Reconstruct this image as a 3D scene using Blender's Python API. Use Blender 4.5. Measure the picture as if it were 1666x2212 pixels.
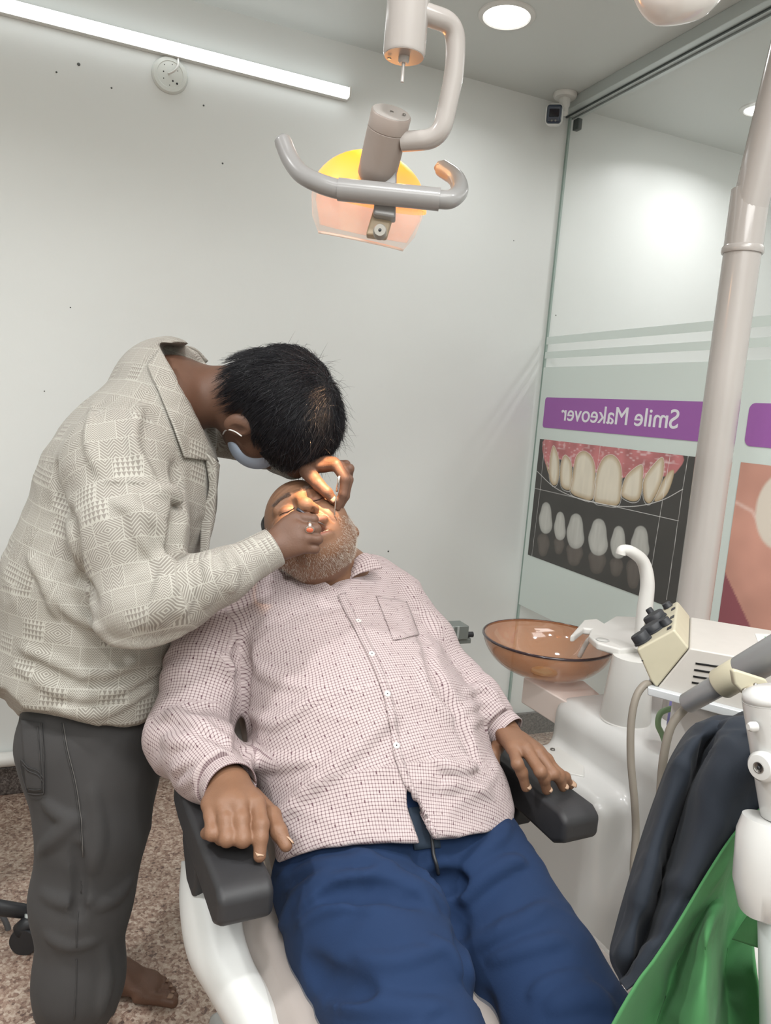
import bpy, math
import numpy as np
from mathutils import Vector, Matrix
for _o in list(bpy.data.objects): bpy.data.objects.remove(_o)
C = bpy.context.scene.collection
SC = bpy.context.scene
# ---------------------------------------------------------------- camera (26 mm phone lens, slightly rolled, 8 degrees down)
CX, CY, FL, CAMZ = 833.0, 1106.0, 1615.0, 1.38
M = np.array([[0.919686284858238, 0.018699721133901327, 0.3922084367694889],
              [-0.38482942477658527, -0.1554875755590184, 0.9097966408340389],
              [0.0779964824192371, -0.987660839699688, -0.1358035877800464]])
cam_data = bpy.data.cameras.new('camera')
cam_data.sensor_fit = 'VERTICAL'; cam_data.sensor_height = 36.0; cam_data.lens = 36.0*FL/2212.0
cam_data.clip_start = 0.05
cam = bpy.data.objects.new('camera', cam_data); C.objects.link(cam)
R = np.column_stack([M[:, 0], -M[:, 1], -M[:, 2]])
mw = Matrix([[*R[i], (0, 0, CAMZ)[i]] for i in range(3)] + [[0, 0, 0, 1]])
cam.matrix_world = mw
SC.camera = cam
# ---------------------------------------------------------------- world, exposure
w = bpy.data.worlds.new('world'); SC.world = w; w.use_nodes = True
w.node_tree.nodes['Background'].inputs[0].default_value = (0.8, 0.85, 0.9, 1)
w.node_tree.nodes['Background'].inputs[1].default_value = 0.02
SC.view_settings.view_transform = 'Standard'; SC.view_settings.look = 'None'
SC.view_settings.gamma = 1; SC.view_settings.use_curve_mapping = False
SC.view_settings.exposure = 0.32
SC.cycles.max_bounces = 8; SC.cycles.diffuse_bounces = 5; SC.cycles.transparent_max_bounces = 12
SC.cycles.caustics_reflective = False; SC.cycles.caustics_refractive = False
SC.cycles.sample_clamp_indirect = 4.0
# ---------------------------------------------------------------- room fill: area lights added under the ceiling, out of view
def area(name, loc, sx, sy, power, col=(1, 1, 1), rot=(0, 0, 0)):
    l = bpy.data.lights.new(name, 'AREA'); l.shape = 'RECTANGLE'; l.size = sx; l.size_y = sy
    l.energy = power; l.color = col
    o = bpy.data.objects.new(name, l); C.objects.link(o); o.location = loc; o.rotation_euler = rot
    return o
area('room_fill_light', (-0.1, -1.0, 2.59), 2.0, 1.2, 62, (1, 1, 0.98))
area('room_fill_light', (0.9, 0.1, 2.59), 0.8, 0.8, 12, (1, 1, 0.98))
area('room_fill_light', (2.9, 1.3, 2.59), 1.0, 1.6, 9, (1, 1, 0.98))
# ---------------------------------------------------------------- helpers
def V(*a): return np.array(a, float)
def F(px, py, d):                       # a point of the room at depth d, seen at px, py in the photograph
    return V(0, 0, CAMZ) + M @ V(px-CX, py-CY, FL) * (d/FL)
def ray(px, py):
    r = M @ V(px-CX, py-CY, FL); return r/np.linalg.norm(r)
def atY(px, py, y): r = ray(px, py); return V(0, 0, CAMZ)+r*(y/r[1])
def atX(px, py, x): r = ray(px, py); return V(0, 0, CAMZ)+r*(x/r[0])
def atZ(px, py, z): r = ray(px, py); return V(0, 0, CAMZ)+r*((z-CAMZ)/r[2])
def cv(x, y, z): return M @ V(x, y, z)  # camera-aligned direction to world
def nz(a): a = np.asarray(a, float); return a/np.linalg.norm(a)
def lin(c):
    if isinstance(c, str):
        c = [int(c[i:i+2], 16)/255 for i in (0, 2, 4)]
    return tuple(((x+0.055)/1.055)**2.4 if x > 0.04045 else x/12.92 for x in c)
# node maths: write expressions, get Math nodes
class E:
    def __init__(s, nt, sock): s.nt, s.s = nt, sock
    def _op(s, op, *o):
        n = s.nt.nodes.new('ShaderNodeMath'); n.operation = op
        for i, a in enumerate((s,)+o):
            if isinstance(a, E): s.nt.links.new(a.s, n.inputs[i])
            else: n.inputs[i].default_value = a
        return E(s.nt, n.outputs[0])
    def __add__(s, o): return s._op('ADD', o)
    def __radd__(s, o): return s._op('ADD', o)
    def __sub__(s, o): return s._op('SUBTRACT', o)
    def __rsub__(s, o): return (s*-1.0)+o
    def __mul__(s, o): return s._op('MULTIPLY', o)
    def __rmul__(s, o): return s._op('MULTIPLY', o)
    def fract(s): return s._op('FRACT')
    def floor(s): return s._op('FLOOR')
    def abs(s): return s._op('ABSOLUTE')
    def lt(s, o): return s._op('LESS_THAN', o)
    def gt(s, o): return s._op('GREATER_THAN', o)
    def mx(s, o): return s._op('MAXIMUM', o)
    def mn(s, o): return s._op('MINIMUM', o)
    def tri(s): return (s.fract()-0.5).abs()*2.0
def mat(name, col=(0.8, 0.8, 0.8), rough=0.5, metal=0.0, attr=None, noise=None, bump=None, emit=None, trans=0.0,
        ior=1.45, alpha=1.0, coat=0.0, sheen=0.0, sss=0.0, grain=None):
    m = bpy.data.materials.new(name); m.use_nodes = True; nt = m.node_tree; b = nt.nodes['Principled BSDF']
    if isinstance(col, str): col = lin(col)
    b.inputs['Base Color'].default_value = (*col, 1); b.inputs['Roughness'].default_value = rough
    b.inputs['Metallic'].default_value = metal; b.inputs['IOR'].default_value = ior
    b.inputs['Transmission Weight'].default_value = trans; b.inputs['Alpha'].default_value = alpha
    b.inputs['Coat Weight'].default_value = coat; b.inputs['Coat Roughness'].default_value = 0.08
    b.inputs['Sheen Weight'].default_value = sheen
    if sss:
        b.inputs['Subsurface Weight'].default_value = sss
        b.inputs['Subsurface Radius'].default_value = (0.012, 0.005, 0.003); b.inputs['Subsurface Scale'].default_value = 1.0
    if emit:
        b.inputs['Emission Color'].default_value = (*emit[0], 1); b.inputs['Emission Strength'].default_value = emit[1]
    cs = None
    tc = nt.nodes.new('ShaderNodeTexCoord')
    if attr:
        a = nt.nodes.new('ShaderNodeAttribute'); a.attribute_name = attr; cs = a.outputs['Color']
    if noise:                                        # (scale, amount, detail): mottling of the colour
        n = nt.nodes.new('ShaderNodeTexNoise'); n.inputs['Scale'].default_value = noise[0]
        n.inputs['Detail'].default_value = noise[2] if len(noise) > 2 else 4
        nt.links.new(tc.outputs['Object'], n.inputs['Vector'])
        mr = nt.nodes.new('ShaderNodeMapRange'); mr.inputs[1].default_value = 0.3; mr.inputs[2].default_value = 0.7
        mr.inputs[3].default_value = 1-noise[1]; mr.inputs[4].default_value = 1+noise[1]*0.5
        nt.links.new(n.outputs[0], mr.inputs[0])
        mx = nt.nodes.new('ShaderNodeMix'); mx.data_type = 'RGBA'; mx.blend_type = 'MULTIPLY'; mx.inputs[0].default_value = 1
        if cs: nt.links.new(cs, mx.inputs[6])
        else: mx.inputs[6].default_value = (*col, 1)
        nt.links.new(mr.outputs[0], mx.inputs[7]); cs = mx.outputs[2]
    if cs: nt.links.new(cs, b.inputs['Base Color'])
    if bump:                                         # (scale, distance)
        n = nt.nodes.new('ShaderNodeTexNoise'); n.inputs['Scale'].default_value = bump[0]; n.inputs['Detail'].default_value = 6
        nt.links.new(tc.outputs['Object'], n.inputs['Vector'])
        bp = nt.nodes.new('ShaderNodeBump'); bp.inputs['Strength'].default_value = 0.6; bp.inputs['Distance'].default_value = bump[1]
        nt.links.new(n.outputs[0], bp.inputs['Height']); nt.links.new(bp.outputs[0], b.inputs['Normal'])
    return m
# ---------------------------------------------------------------- mesh building: (verts, faces) tuples in world space
def join(*ms):
    vs, fs, o = [], [], 0
    for v, f in ms:
        v = np.asarray(v, float); vs.append(v); fs += [tuple(i+o for i in q) for q in f]; o += len(v)
    return np.concatenate(vs), fs
def frame(axis, side=None):
    a = nz(axis)
    s = np.asarray(side, float) if side is not None else (V(0, 0, 1) if abs(a[2]) < 0.9 else V(1, 0, 0))
    s = nz(s-a*(s@a)); return a, s, np.cross(a, s)
def smooth_path(pts, n=8):
    pts = np.asarray(pts, float); P = np.vstack([2*pts[0]-pts[1], pts, 2*pts[-1]-pts[-2]]); out = []
    for i in range(1, len(P)-2):
        for t in np.linspace(0, 1, n, endpoint=False):
            a, b, c, d = P[i-1], P[i], P[i+1], P[i+2]
            out.append(0.5*((2*b)+(-a+c)*t+(2*a-5*b+4*c-d)*t*t+(-a+3*b-3*c+d)*t**3))
    out.append(P[-2]); return np.array(out)
def round_path(pts, r, n=6):            # polyline with rounded corners
    pts = [np.asarray(p, float) for p in pts]; out = [pts[0]]
    for a, b, c in zip(pts, pts[1:], pts[2:]):
        l1, l2 = np.linalg.norm(a-b), np.linalg.norm(c-b); q = min(r, l1*.45, l2*.45)
        p, s = b+(a-b)/l1*q, b+(c-b)/l2*q
        for t in np.linspace(0, 1, n+1): out.append((1-t)**2*p+2*t*(1-t)*b+t*t*s)
    out.append(pts[-1]); return np.array(out)
def tube(path, r, seg=14, caps=True, flat=1.0, side=None):
    path = np.asarray(path, float); n = len(path)
    rr = np.full(n, r) if np.isscalar(r) else np.interp(np.linspace(0, 1, n), np.linspace(0, 1, len(r)), r)
    T = np.gradient(path, axis=0); vs = []; s = None
    for i in range(n):
        a = nz(T[i])
        if s is None: _, s, t = frame(a, side)
        else: s = nz(s-a*(s@a)); t = np.cross(a, s)
        for k in range(seg):
            an = 2*math.pi*k/seg; vs.append(path[i]+rr[i]*(math.cos(an)*s+math.sin(an)*t*flat))
    fs = [(i*seg+k, i*seg+(k+1) % seg, (i+1)*seg+(k+1) % seg, (i+1)*seg+k) for i in range(n-1) for k in range(seg)]
    if caps:
        fs.append(tuple(range(seg))[::-1]); fs.append(tuple((n-1)*seg+k for k in range(seg)))
    return np.array(vs), fs
def lathe(base, axis, prof, seg=32, side=None, sx=1.0, sy=1.0):   # prof: (radius, height)
    a, s, t = frame(axis, side); vs = []; n = len(prof)
    for r, h in prof:
        for k in range(seg):
            an = 2*math.pi*k/seg; vs.append(base+a*h+r*(math.cos(an)*s*sx+math.sin(an)*t*sy))
    fs = [(i*seg+k, i*seg+(k+1) % seg, (i+1)*seg+(k+1) % seg, (i+1)*seg+k) for i in range(n-1) for k in range(seg)]
    if prof[0][0] > 1e-5: fs.append(tuple(range(seg))[::-1])
    if prof[-1][0] > 1e-5: fs.append(tuple((n-1)*seg+k for k in range(seg)))
    return np.array(vs), fs
def box(c, ax, h):                     # ax: rows are axes, h: half sizes
    c = np.asarray(c, float); ax = np.asarray(ax, float); vs = []
    for z in (-1, 1):
        for x, y in ((-1, -1), (1, -1), (1, 1), (-1, 1)): vs.append(c+ax[0]*x*h[0]+ax[1]*y*h[1]+ax[2]*z*h[2])
    return np.array(vs), [(3, 2, 1, 0), (4, 5, 6, 7), (0, 1, 5, 4), (1, 2, 6, 5), (2, 3, 7, 6), (3, 0, 4, 7)]
I3 = np.eye(3)
def bx(x0, x1, y0, y1, z0, z1): return box(((x0+x1)/2, (y0+y1)/2, (z0+z1)/2), I3, ((x1-x0)/2, (y1-y0)/2, (z1-z0)/2))
def prism(poly, dirv, th):             # polygon (3-D points) extruded by dirv*th
    p = np.asarray(poly, float); q = p+np.asarray(dirv)*th; n = len(p)
    return np.vstack([p, q]), [tuple(range(n))[::-1], tuple(range(n, 2*n))]+[(i, (i+1) % n, n+(i+1) % n, n+i) for i in range(n)]
def sheet(rows, th=0.0012):            # grid of points to a thin closed sheet
    G = np.asarray(rows, float); a, b = G.shape[:2]
    du = np.gradient(G, axis=0); dv = np.gradient(G, axis=1); N = np.cross(du, dv); N /= (np.linalg.norm(N, axis=2, keepdims=True)+1e-9)
    P = np.concatenate([(G+N*th/2).reshape(-1, 3), (G-N*th/2).reshape(-1, 3)]); o = a*b; fs = []
    for i in range(a-1):
        for j in range(b-1):
            q = (i*b+j, i*b+j+1, (i+1)*b+j+1, (i+1)*b+j); fs += [q, tuple(x+o for x in q[::-1])]
    per = [j for j in range(b)]+[i*b+b-1 for i in range(1, a)]+[(a-1)*b+j for j in range(b-2, -1, -1)]+[i*b for i in range(a-2, 0, -1)]
    for x, y in zip(per, per[1:]+per[:1]): fs.append((x, x+o, y+o, y))
    return P, fs
def resample(rows, nu, nv):            # smooth a small control grid into a fine one
    G = np.asarray(rows, float)
    def rs(A, n):
        m = len(A); f = smooth_path(A.reshape(m, -1), 16) if m > 2 else np.linspace(A[0].ravel(), A[1].ravel(), 17)
        t = np.linspace(0, len(f)-1, n); i = np.clip(t.astype(int), 0, len(f)-2); u = (t-i)[:, None]
        return (f[i]*(1-u)+f[i+1]*u).reshape(n, *A.shape[1:])
    return rs(rs(G, nu).transpose(1, 0, 2), nv).transpose(1, 0, 2)
def put(name, vf, m, parent=None, smooth=True, bevel=None, seg=2, uv=None, col=None, angle=40, loc=None):
    v, f = vf; v = np.asarray(v, float)
    me = bpy.data.meshes.new(name)
    pl = np.array(parent['_l']) if parent is not None and '_l' in parent else None
    if pl is None: pl = np.array(loc) if loc is not None else np.array([(v[:, 0].min()+v[:, 0].max())/2, (v[:, 1].min()+v[:, 1].max())/2, v[:, 2].min()])
    if parent is not None and '_l' not in parent: pl = np.zeros(3)
    vv = v-pl
    if isinstance(f, np.ndarray):
        me.vertices.add(len(vv)); me.vertices.foreach_set('co', vv.astype(np.float32).ravel())
        me.loops.add(f.size); me.loops.foreach_set('vertex_index', f.astype(np.int32).ravel())
        me.polygons.add(len(f)); me.polygons.foreach_set('loop_start', np.arange(0, f.size, f.shape[1], dtype=np.int32))
        me.update(calc_edges=True)
    else:
        me.from_pydata([tuple(x) for x in vv], [], f)
    me.validate()
    if smooth is True: me.polygons.foreach_set('use_smooth', [True]*len(me.polygons))
    if uv is not None:
        a = me.attributes.new('fuv', 'FLOAT_VECTOR', 'POINT'); a.data.foreach_set('vector', np.asarray(uv, np.float32).ravel())
    if col is not None:
        a = me.color_attributes.new('col', 'FLOAT_COLOR', 'POINT'); c4 = np.ones((len(v), 4), np.float32); c4[:, :3] = col
        a.data.foreach_set('color', c4.ravel())
    o = bpy.data.objects.new(name, me); C.objects.link(o)
    for mm in (m if isinstance(m, (list, tuple)) else [m]): me.materials.append(mm)
    if parent is not None: o.parent = parent
    else: o.location = pl
    o['_l'] = [float(x) for x in pl]
    if bevel:
        b = o.modifiers.new('bevel', 'BEVEL'); b.width = bevel; b.segments = seg; b.limit_method = 'ANGLE'; b.angle_limit = math.radians(35)
    if smooth is True and bevel:
        n = o.modifiers.new('wn', 'WEIGHTED_NORMAL'); n.keep_sharp = True
    elif smooth == 'auto':
        me.polygons.foreach_set('use_smooth', [True]*len(me.polygons))
        me.set_sharp_from_angle(angle=math.radians(angle))
    return o
def thing(name, label, cat, loc, group=None):
    o = bpy.data.objects.new(name, None); C.objects.link(o); o.location = loc; o.empty_display_size = 0.05
    o['label'] = label; o['category'] = cat; o['_l'] = [float(x) for x in loc]
    if group: o['group'] = group
    return o
def tag(o, label, cat, group=None):
    o['label'] = label; o['category'] = cat
    if group: o['group'] = group
    return o
def struct(name, vf, m, parent=None, **k):
    o = put(name, vf, m, parent, smooth=k.pop('smooth', False), **k)
    if parent is None: o['kind'] = 'structure'
    return o
def disc(c, axis, r, th=0.001, seg=20): return lathe(np.asarray(c), axis, [(r, 0), (r*0.96, th)], seg)
def in_poly(P, Q):                      # points P (n,2) in polygon Q
    ins = np.zeros(len(P), bool); x, y = P[:, 0], P[:, 1]
    for (x0, y0), (x1, y1) in zip(Q, np.roll(Q, -1, axis=0)):
        c = ((y0 > y) != (y1 > y)) & (x < (x1-x0)*(y-y0)/((y1-y0)+1e-12)+x0); ins ^= c
    return ins
def seg_dist(P, a, b):
    a = np.asarray(a, float); b = np.asarray(b, float); ab = b-a; t = np.clip(((P-a)@ab)/(ab@ab), 0, 1)
    return np.linalg.norm(P-a-t[:, None]*ab, axis=1)
# ---------------------------------------------------------------- implicit modelling: smooth unions of tapered shapes, meshed by surface nets
def vnoise(P, seed=0):                  # value noise, about -1..1
    i = np.floor(P).astype(np.int64); f = P-i; f = f*f*(3-2*f); r = 0
    def h(x, y, z):
        n = (x*73856093) ^ (y*19349663) ^ (z*83492791) ^ (seed*2654435761); n = (n ^ (n >> 13))*1274126177 & 0x7fffffff
        return ((n ^ (n >> 16)) & 0xffff)/32767.5-1
    for dx in (0, 1):
        for dy in (0, 1):
            for dz in (0, 1):
                w_ = (f[:, 0] if dx else 1-f[:, 0])*(f[:, 1] if dy else 1-f[:, 1])*(f[:, 2] if dz else 1-f[:, 2])
                r = r+w_*h(i[:, 0]+dx, i[:, 1]+dy, i[:, 2]+dz)
    return r
def ridged(P, seed=0): return 1-2*np.abs(vnoise(P, seed))
class Solid:
    def __init__(s): s.p = []; s.post = None
    def _add(s, fn, c, r, op, k): s.p.append((fn, np.asarray(c, float), float(r), op, k)); return s
    def cap(s, a, b, ra, rb=None, op='u', k=0.01):
        a = np.asarray(a, float); b = np.asarray(b, float); rb = ra if rb is None else rb; ab = b-a; L2 = max(ab@ab, 1e-12)
        def fn(P):
            t = np.clip(((P-a)@ab)/L2, 0, 1); return np.linalg.norm(P-a-t[:, None]*ab, axis=1)-(ra+(rb-ra)*t)
        return s._add(fn, (a+b)/2, np.linalg.norm(ab)/2+max(ra, rb), op, k)
    def chain(s, pts, op='u', k=0.006):   # pts: (x,y,z,r)
        for a, b in zip(pts, pts[1:]): s.cap(a[:3], b[:3], a[3], b[3], op, k)
        return s
    def ecap(s, a, b, side, ra, rb, op='u', k=0.02):  # elliptical section (side radius, other radius)
        a = np.asarray(a, float); b = np.asarray(b, float); ab = b-a; L = np.linalg.norm(ab); ax, sd, nn = frame(ab, side)
        def fn(P):
            q = P-a; h = q@ax; t = np.clip(h/L, 0, 1); rs = ra[0]+(rb[0]-ra[0])*t; rn = ra[1]+(rb[1]-ra[1])*t; re = (rs+rn)/2
            x, y, z = q@sd, q@nn, h-t*L
            k0 = np.sqrt((x/rs)**2+(y/rn)**2+(z/re)**2); k1 = np.sqrt((x/rs**2)**2+(y/rn**2)**2+(z/re**2)**2)+1e-9
            return np.where(k0 < 0.2, -np.minimum(rs, rn)*0.8, k0*(k0-1)/k1)
        return s._add(fn, (a+b)/2, L/2+max(*ra, *rb), op, k)
    def ell(s, c, ax, r, op='u', k=0.01):
        c = np.asarray(c, float); ax = np.asarray(ax, float); r = np.asarray(r, float)
        def fn(P):
            q = (P-c)@ax.T; k0 = np.linalg.norm(q/r, axis=1); k1 = np.linalg.norm(q/r**2, axis=1)+1e-9
            return np.where(k0 < 0.2, -r.min()*0.8, k0*(k0-1)/k1)
        return s._add(fn, c, r.max(), op, k)
    def rbox(s, c, ax, h, r=0.01, op='u', k=0.01):
        c = np.asarray(c, float); ax = np.asarray(ax, float); h = np.asarray(h, float)-r
        def fn(P):
            q = np.abs((P-c)@ax.T)-h; return np.linalg.norm(np.maximum(q, 0), axis=1)+np.minimum(q.max(axis=1), 0)-r
        return s._add(fn, c, np.linalg.norm(h)+r, op, k)
    def planes(s, pl, c, r, op='s', k=0.002):         # intersection of half spaces (point, outward normal)
        def fn(P): return np.max([(P-p)@nz(n) for p, n in pl], axis=0)
        return s._add(fn, c, r, op, k)
    def near(s, c0, rad, band):
        if getattr(s, '_n', -1) != len(s.p):
            s._n = len(s.p); s._C = np.array([q[1] for q in s.p]); s._R = np.array([q[2]+q[4] for q in s.p])
        return np.nonzero(((s._C-c0)**2).sum(1) < (s._R+rad+band)**2)[0]
    def ev(s, P, band=0.03, post=True):
        d = np.full(len(P), 0.3); lo, hi = P.min(0), P.max(0); c0 = (lo+hi)/2; one = len(P) < 60
        for i in s.near(c0, np.linalg.norm(hi-lo)/2, band):
            fn, c, r, op, k = s.p[i]
            if one: m = slice(None)
            else:
                m = np.nonzero(((P-c)**2).sum(1) < (r+band+k)**2)[0]
                if not len(m): continue
            e = fn(P[m]); a = d[m]
            if op == 'u': h = np.maximum(k-np.abs(a-e), 0)/k; d[m] = np.minimum(a, e)-h*h*k*0.25
            else: h = np.maximum(k-np.abs(a+e), 0)/k; d[m] = np.maximum(a, -e)+h*h*k*0.25
        if post and s.post is not None: d = d+s.post(P, d)
        return d
    def hits(s, xy, off=0.0, post=True):              # where the view rays through the given points meet the surface
        xy = np.asarray(xy, float); o = V(0, 0, CAMZ); R_ = np.array([ray(x, y) for x, y in xy]); t = np.full(len(xy), .6); act = np.arange(len(xy))
        for _ in range(120):
            if not len(act): break
            d = s.ev(o+R_[act]*t[act, None], band=.1, post=post); t[act] += np.where(d > .29, .085, np.maximum(np.minimum(d, .1)*.75, 3e-4))
            act = act[(d > 4e-4) & (t[act] < 3)]
        P = o+R_*t[:, None]
        return P+s.nrms(P)*off if off else P
    def hit(s, px, py, off=0.0, post=True): return s.hits([(px, py)], off, post)[0]
    def nrms(s, P):
        e = 0.004; n = len(P); Q = np.concatenate([P+V(*x) for x in ((e, 0, 0), (-e, 0, 0), (0, e, 0), (0, -e, 0), (0, 0, e), (0, 0, -e))])
        d = s.ev(Q, .1).reshape(6, n); g = np.stack([d[0]-d[1], d[2]-d[3], d[4]-d[5]], 1); return g/(np.linalg.norm(g, axis=1, keepdims=True)+1e-12)
    def nrm(s, p): return s.nrms(np.asarray(p)[None])[0]
    def mesh(s, h):
        lo = np.min([c-r for _, c, r, op, _ in s.p if op == 'u'], axis=0)-4*h; hi = np.max([c+r for _, c, r, op, _ in s.p if op == 'u'], axis=0)+4*h
        Hc = 4*h; n = np.ceil((hi-lo)/Hc).astype(int)+1
        gb = np.stack(np.meshgrid(*[np.arange(0, x, 8) for x in n], indexing='ij'), -1).reshape(-1, 3)
        loc = np.stack(np.meshgrid(*[np.arange(8)]*3, indexing='ij'), -1).reshape(-1, 3); groups = []
        for g in gb:
            if not len(s.near(lo+(g+4)*Hc, 7*Hc, Hc*1.5)): continue
            ch = g+loc; d = s.ev(lo+(ch+0.5)*Hc, band=Hc*1.5, post=False); m = np.abs(d) < Hc*1.0+0.005
            if m.any():
                ch = ch[m]; sub = ((ch-g)//4)@np.array([4, 2, 1])
                groups += [ch[sub == q] for q in range(7+1) if (sub == q).any()]
        K = 1 << 20; off = np.stack(np.meshgrid(*[np.arange(5)]*3, indexing='ij'), -1).reshape(-1, 3); vals = []
        for ch in groups:
            nodes = (ch[:, None, :]*4+off[None]).reshape(-1, 3); vals.append(s.ev(lo+nodes*h, band=Hc*1.2))
        act = np.concatenate(groups); G = np.concatenate(vals).reshape(-1, 5, 5, 5)
        B = [(i, j, k) for i in (0, 1) for j in (0, 1) for k in (0, 1)]
        cor = np.stack([G[:, i:i+4, j:j+4, k:k+4] for i, j, k in B], -1)        # n,4,4,4,8
        neg = cor < 0; cnt = neg.sum(-1); sel = np.nonzero((cnt > 0) & (cnt < 8))
        cell = act[sel[0]]*4+np.stack(sel[1:], 1); cc = cor[sel]; acc = np.zeros((len(cell), 3)); num = np.zeros(len(cell))
        Bf = np.array(B, float)
        for a in range(8):
            for b in range(a+1, 8):
                if np.abs(Bf[a]-Bf[b]).sum() == 1:
                    x, y = cc[:, a], cc[:, b]; m = (x < 0) != (y < 0); t = np.where(m, x/np.where(m, x-y, 1), 0)
                    acc += np.where(m[:, None], Bf[a]+(Bf[b]-Bf[a])*t[:, None], 0); num += m
        vert = lo+(cell+acc/num[:, None])*h
        ck = (cell[:, 0]*K+cell[:, 1])*K+cell[:, 2]; o = np.argsort(ck); cks = ck[o]
        faces = []; step = np.array([K*K, K, 1])
        for ax, (u, v_) in enumerate(((1, 2), (2, 0), (0, 1))):
            a0 = cc[:, 0] < 0; a1 = cc[:, (4, 2, 1)[ax]] < 0; m = np.nonzero(a0 != a1)[0]
            q = [ck[m], ck[m]-step[u], ck[m]-step[u]-step[v_], ck[m]-step[v_]]
            idx = [np.clip(np.searchsorted(cks, x), 0, len(cks)-1) for x in q]
            ok = np.all([cks[i] == x for i, x in zip(idx, q)], axis=0)
            f = np.stack([o[i] for i in idx], 1)[ok]; fl = a0[m][ok]
            f[~fl] = f[~fl][:, ::-1]; faces.append(f)
        return vert, np.concatenate(faces)
def patch(S, corners, nu=12, nv=12, off=0.002, th=0.0015):   # cloth piece laid on a surface, corners tl,tr,br,bl
    tl, tr, br, bl = [V(*c) for c in corners]; q = []
    for i in np.linspace(0, 1, nu):
        a = tl+(bl-tl)*i; b = tr+(br-tr)*i; q += [a+(b-a)*j for j in np.linspace(0, 1, nv)]
    return sheet(S.hits(q, off=off).reshape(nu, nv, 3), th)
def strip(S, pts, wpx, n=40, off=0.002, th=0.0015):
    p = smooth_path([V(*q) for q in pts], 10); t = np.linspace(0, len(p)-1, n); p = np.array([[np.interp(x, range(len(p)), p[:, 0]), np.interp(x, range(len(p)), p[:, 1])] for x in t])
    T = np.gradient(p, axis=0); T /= np.linalg.norm(T, axis=1, keepdims=True); N = np.stack([-T[:, 1], T[:, 0]], 1)
    return sheet(S.hits([q+m_*wpx*k for q, m_ in zip(p, N) for k in (-.5, 0, .5)], off=off).reshape(n, 3, 3), th)
def strands(name, roots, dirs, bend, length, r, m, parent, seg=4, rng=None, jit=0.15):
    n = len(roots); P = np.asarray(roots, float).copy(); D = np.asarray(dirs, float).copy(); L = length*(1+jit*rng.uniform(-1, 1, n))/seg
    pts = [P.copy()]
    for i in range(seg):
        D = D+bend*(0.5 if np.ndim(bend) == 1 else 0.5)/seg*2; D /= np.linalg.norm(D, axis=1, keepdims=True); P = P+D*L[:, None]; pts.append(P.copy())
    pts = np.array(pts)                                # seg+1,n,3
    s = np.cross(D, rng.normal(size=(n, 3))); s /= np.linalg.norm(s, axis=1, keepdims=True); t = np.cross(D, s)
    vs = []
    for i in range(seg+1):
        rr = r*(1-0.85*i/seg)
        for k in range(3):
            a = 2*math.pi*k/3; vs.append(pts[i]+rr*(math.cos(a)*s+math.sin(a)*t))
    vs = np.array(vs); idx = np.arange(n); fs = []       # (seg+1)*3,n,3
    def vid(i, k): return (i*3+k % 3)*n+idx
    for i in range(seg):
        for k in range(3): fs.append(np.stack([vid(i, k), vid(i, k+1), vid(i+1, k+1), vid(i+1, k)], 1))
    return put(name, (vs.reshape(-1, 3), np.concatenate(fs)), m, parent)
# ---------------------------------------------------------------- the room
D, CE, GX = 2.646, 2.613, 1.790
m_wall = mat('white_wall_paint', 'dde0de', 0.38, noise=(1.2, 0.03), bump=(9, 0.0025))
m_ceil = mat('ceiling_paint', 'c9cdca', 0.45, noise=(1.5, 0.03), bump=(20, 0.001))
m_dark = mat('black_plastic', '2a2b2e', 0.45)
m_alu = mat('aluminium', 'b9c0be', 0.35, 0.35)
m_alud = mat('dark_rubber_seal', '3b4342', 0.5)
m_white = mat('white_plastic', 'd3d2ce', 0.3, coat=0.2)
m_screw = mat('steel_screw', '8d8a86', 0.3, 0.9)
def granite(name, base, a, b, c, scale, rough):
    m = mat(name, base, rough); nt = m.node_tree; bs = nt.nodes['Principled BSDF']
    tc = nt.nodes.new('ShaderNodeTexCoord'); n1 = nt.nodes.new('ShaderNodeTexNoise'); n1.inputs['Scale'].default_value = scale
    n1.inputs['Detail'].default_value = 8; n1.inputs['Roughness'].default_value = 0.75; n1.inputs['Distortion'].default_value = 0.6
    vr = nt.nodes.new('ShaderNodeTexVoronoi'); vr.inputs['Scale'].default_value = scale*3.2
    mixn = nt.nodes.new('ShaderNodeMath'); mixn.operation = 'MULTIPLY_ADD'; mixn.inputs[1].default_value = 0.28
    nt.links.new(tc.outputs['Object'], n1.inputs['Vector']); nt.links.new(tc.outputs['Object'], vr.inputs['Vector'])
    sp = nt.nodes.new('ShaderNodeSeparateColor'); nt.links.new(vr.outputs['Color'], sp.inputs[0])
    nt.links.new(sp.outputs[0], mixn.inputs[0]); nt.links.new(n1.outputs[0], mixn.inputs[2])
    cr = nt.nodes.new('ShaderNodeValToRGB'); e = cr.color_ramp.elements
    e[0].position = 0.42; e[0].color = (*lin(c), 1); e[1].position = 0.9; e[1].color = (*lin(b), 1)
    x = e.new(0.56); x.color = (*lin(a), 1); x = e.new(0.68); x.color = (*lin(base), 1)
    nt.links.new(mixn.outputs[0], cr.inputs[0]); n2 = nt.nodes.new('ShaderNodeTexNoise'); n2.inputs['Scale'].default_value = 5
    nt.links.new(tc.outputs['Object'], n2.inputs['Vector'])
    mr = nt.nodes.new('ShaderNodeMapRange'); mr.inputs[1].default_value = .35; mr.inputs[2].default_value = .65; mr.inputs[3].default_value = .8; mr.inputs[4].default_value = 1.05
    nt.links.new(n2.outputs[0], mr.inputs[0]); mx = nt.nodes.new('ShaderNodeMix'); mx.data_type = 'RGBA'; mx.blend_type = 'MULTIPLY'; mx.inputs[0].default_value = 1
    nt.links.new(cr.outputs[0], mx.inputs[6]); nt.links.new(mr.outputs[0], mx.inputs[7]); nt.links.new(mx.outputs[2], bs.inputs['Base Color'])
    return m
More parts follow.
